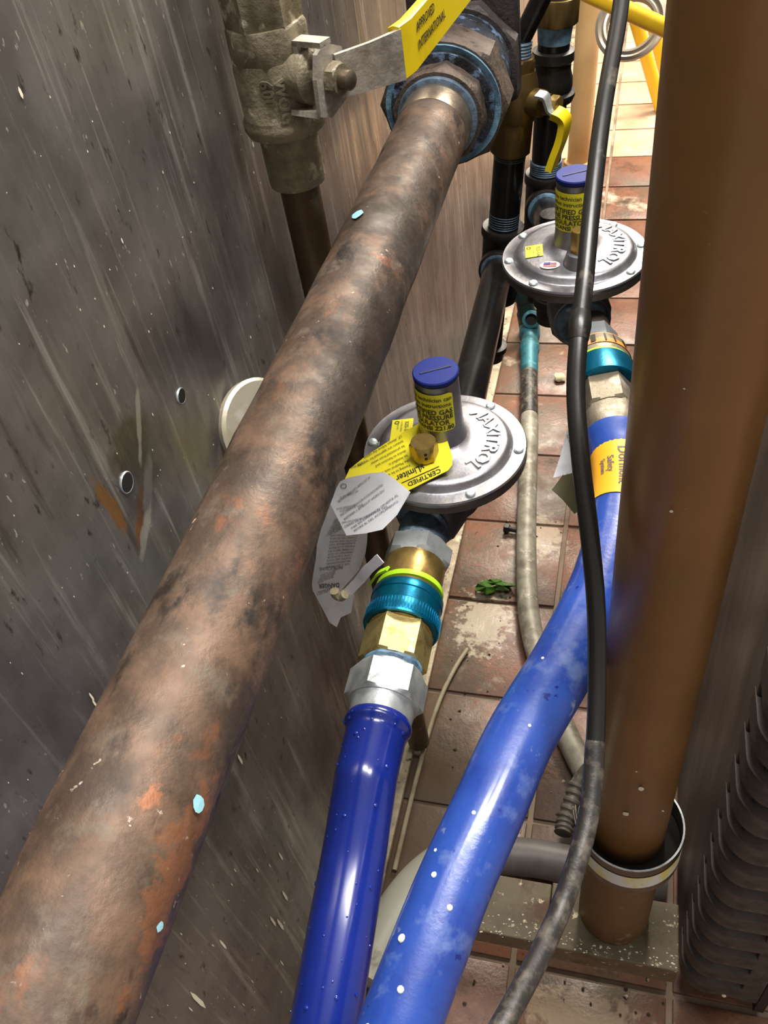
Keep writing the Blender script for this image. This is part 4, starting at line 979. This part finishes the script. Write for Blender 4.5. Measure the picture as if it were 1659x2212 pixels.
# loose strip by the lime ring
g = G(); P = spline([at(x, y, y=.366) for x, y in ((838, 1228), (818, 1238), (806, 1252), (800, 1262))], 5)
V, Fc = strip(P, .004, .0016, 2); g.add(V, Fc).obj('lime_tail', M['green'], ho)

# paper tag on the far hose
n_t = Vector((-.5, -.5, .7)).normalized(); P_t = at(1225, 1000, z=.50)
surf_t = lambda px, py: onplane(px, py, P_t + n_t * .004 * math.sin(px / 18.0), n_t)
tt = root('hanging_tag', P_t, 'white paper tag with olive back hanging behind the black cable beside the far hose', 'tag')
G().add(*sheet([(1225, 930), (1242, 925), (1260, 960), (1262, 1010), (1235, 1022), (1194, 1032), (1210, 985)], surf_t, .0003, sub=2, amp=.001, dirn=n_t)).obj('paper', M['paper'], tt)
G().add(*sheet([(1220, 1019), (1240, 1020), (1262, 1040), (1268, 1090), (1240, 1110), (1215, 1080), (1191, 1058)], surf_t, .0003, sub=2, amp=.001, dirn=n_t)).obj('folded_back', M['olive'], tt)
g = G(); text_px(g, 'CAUTION', (1226, 940), (10, 34), 9, lambda x, y: surf_t(x, y) + n_t * .0012, 1, .01, 40); g.obj('print', M['inkgrey'], tt, smooth=False)

# ------------------------------------------------------------------ small litter on the floor
P = spline([at(x, y, z=.006) for x, y in ((1010, 1402), (985, 1440), (955, 1500), (930, 1570), (905, 1660), (880, 1760), (852, 1880))], 8)
sk = tag(mesh_obj('plastic_stick', *tube(P, .0030, 14), M['stick'], loc=P[20]), 'thin pale bent plastic stick lying on the floor along the base strip', 'stick')
lf = root('leaf_scrap', at(1068, 1270, z=.003), 'wilted green leaf scrap on the tiles left of the grey conduit', 'leaf')
g = G(); c = at(1066, 1268, z=.006)
for (px0, py0, a, b, s_) in ((1050, 1268, 22, 16, 1), (1085, 1265, 26, 11, 2), (1068, 1258, 18, 8, 3)):
    R_ = random.Random(s_); V = [at(px0, py0, z=.016)]
    for i in range(12):
        t_ = 2 * math.pi * i / 12; k = R_.uniform(.7, 1.2)
        V.append(at(px0 + a * k * math.cos(t_), py0 + b * k * math.sin(t_), z=.003 + R_.uniform(0, .010)))
    g.add(V, [[0, i + 1, (i + 1) % 12 + 1] for i in range(12)])
g.obj('leaf_blade', M['leaf'], lf)
g = G(); P = [at(1040, 1282, z=.004), at(1066, 1266, z=.012), at(1100, 1262, z=.008)]; g.add(*tube(spline(P, 5), .0010, 8)).obj('leaf_rib', M['stick'], lf)
def pebble(name, px, py, r, z, m, lab, cat, sq=(1, 1, .6), seed=0):
    bm = bmesh.new(); bmesh.ops.create_icosphere(bm, subdivisions=2, radius=r); c = at(px, py, z=z)
    for v in bm.verts:
        k = 1 + .35 * noise.noise(v.co / r * 1.3 + Vector((seed, 0, 0))); v.co = Vector((v.co.x * sq[0], v.co.y * sq[1], v.co.z * sq[2])) * k
    bm.verts.index_update(); V = [v.co + c for v in bm.verts]; Fc = [[v.index for v in f.verts] for f in bm.faces]; bm.free()
    return tag(mesh_obj(name, V, Fc, m, loc=c), lab, cat)
pebble('plaster_crumb', 1210, 815, .011, .006, M['crumb'], 'pale broken crumb on the far terracotta tiles beside the grey conduit', 'crumb', seed=3)
bo = root('floor_bolt', at(1105, 1143, z=.008), 'short dark bolt poking from under the grey conduit on the floor', 'bolt')
c0, c1 = at(1118, 1146, z=.008), at(1092, 1141, z=.008); MB_ = frame(c0, c1 - c0); l_ = (c1 - c0).length
G().add(*lathe([(.004, -.006), (.004, l_ * .8)], MB_, 14)).obj('shank', M['blackfit'], bo)
G().add(*nut(.0075, l_ * .7, l_ * 1.1, MB_, 6)).obj('head', M['blackfit'], bo)
g = G(); rr = random.Random(21)
for _ in range(160):
    px, py = rr.uniform(960, 1480), rr.uniform(1080, 2200); s_ = rr.uniform(.0008, .003); c = at(px, py, z=.0005)
    if c.x < -.215 or c.x > .09: continue
    g.add([c + Vector((0, 0, s_ * .6))] + [c + Vector((s_ * rr.uniform(.6, 1.2) * math.cos(k * 1.047), s_ * rr.uniform(.6, 1.2) * math.sin(k * 1.047), 0)) for k in range(6)], [[0, i + 1, (i + 1) % 6 + 1] for i in range(6)])
gr = g.obj('floor_grit', mat('dark_grit', S(62, 50, 40), .8, 0, [(S(190, 175, 150), 40, .55, .6)]), loc=(0, 0, 0)); tag(gr, 'dark and pale grit scattered over the tiles under the hoses', 'grit', kind='stuff')
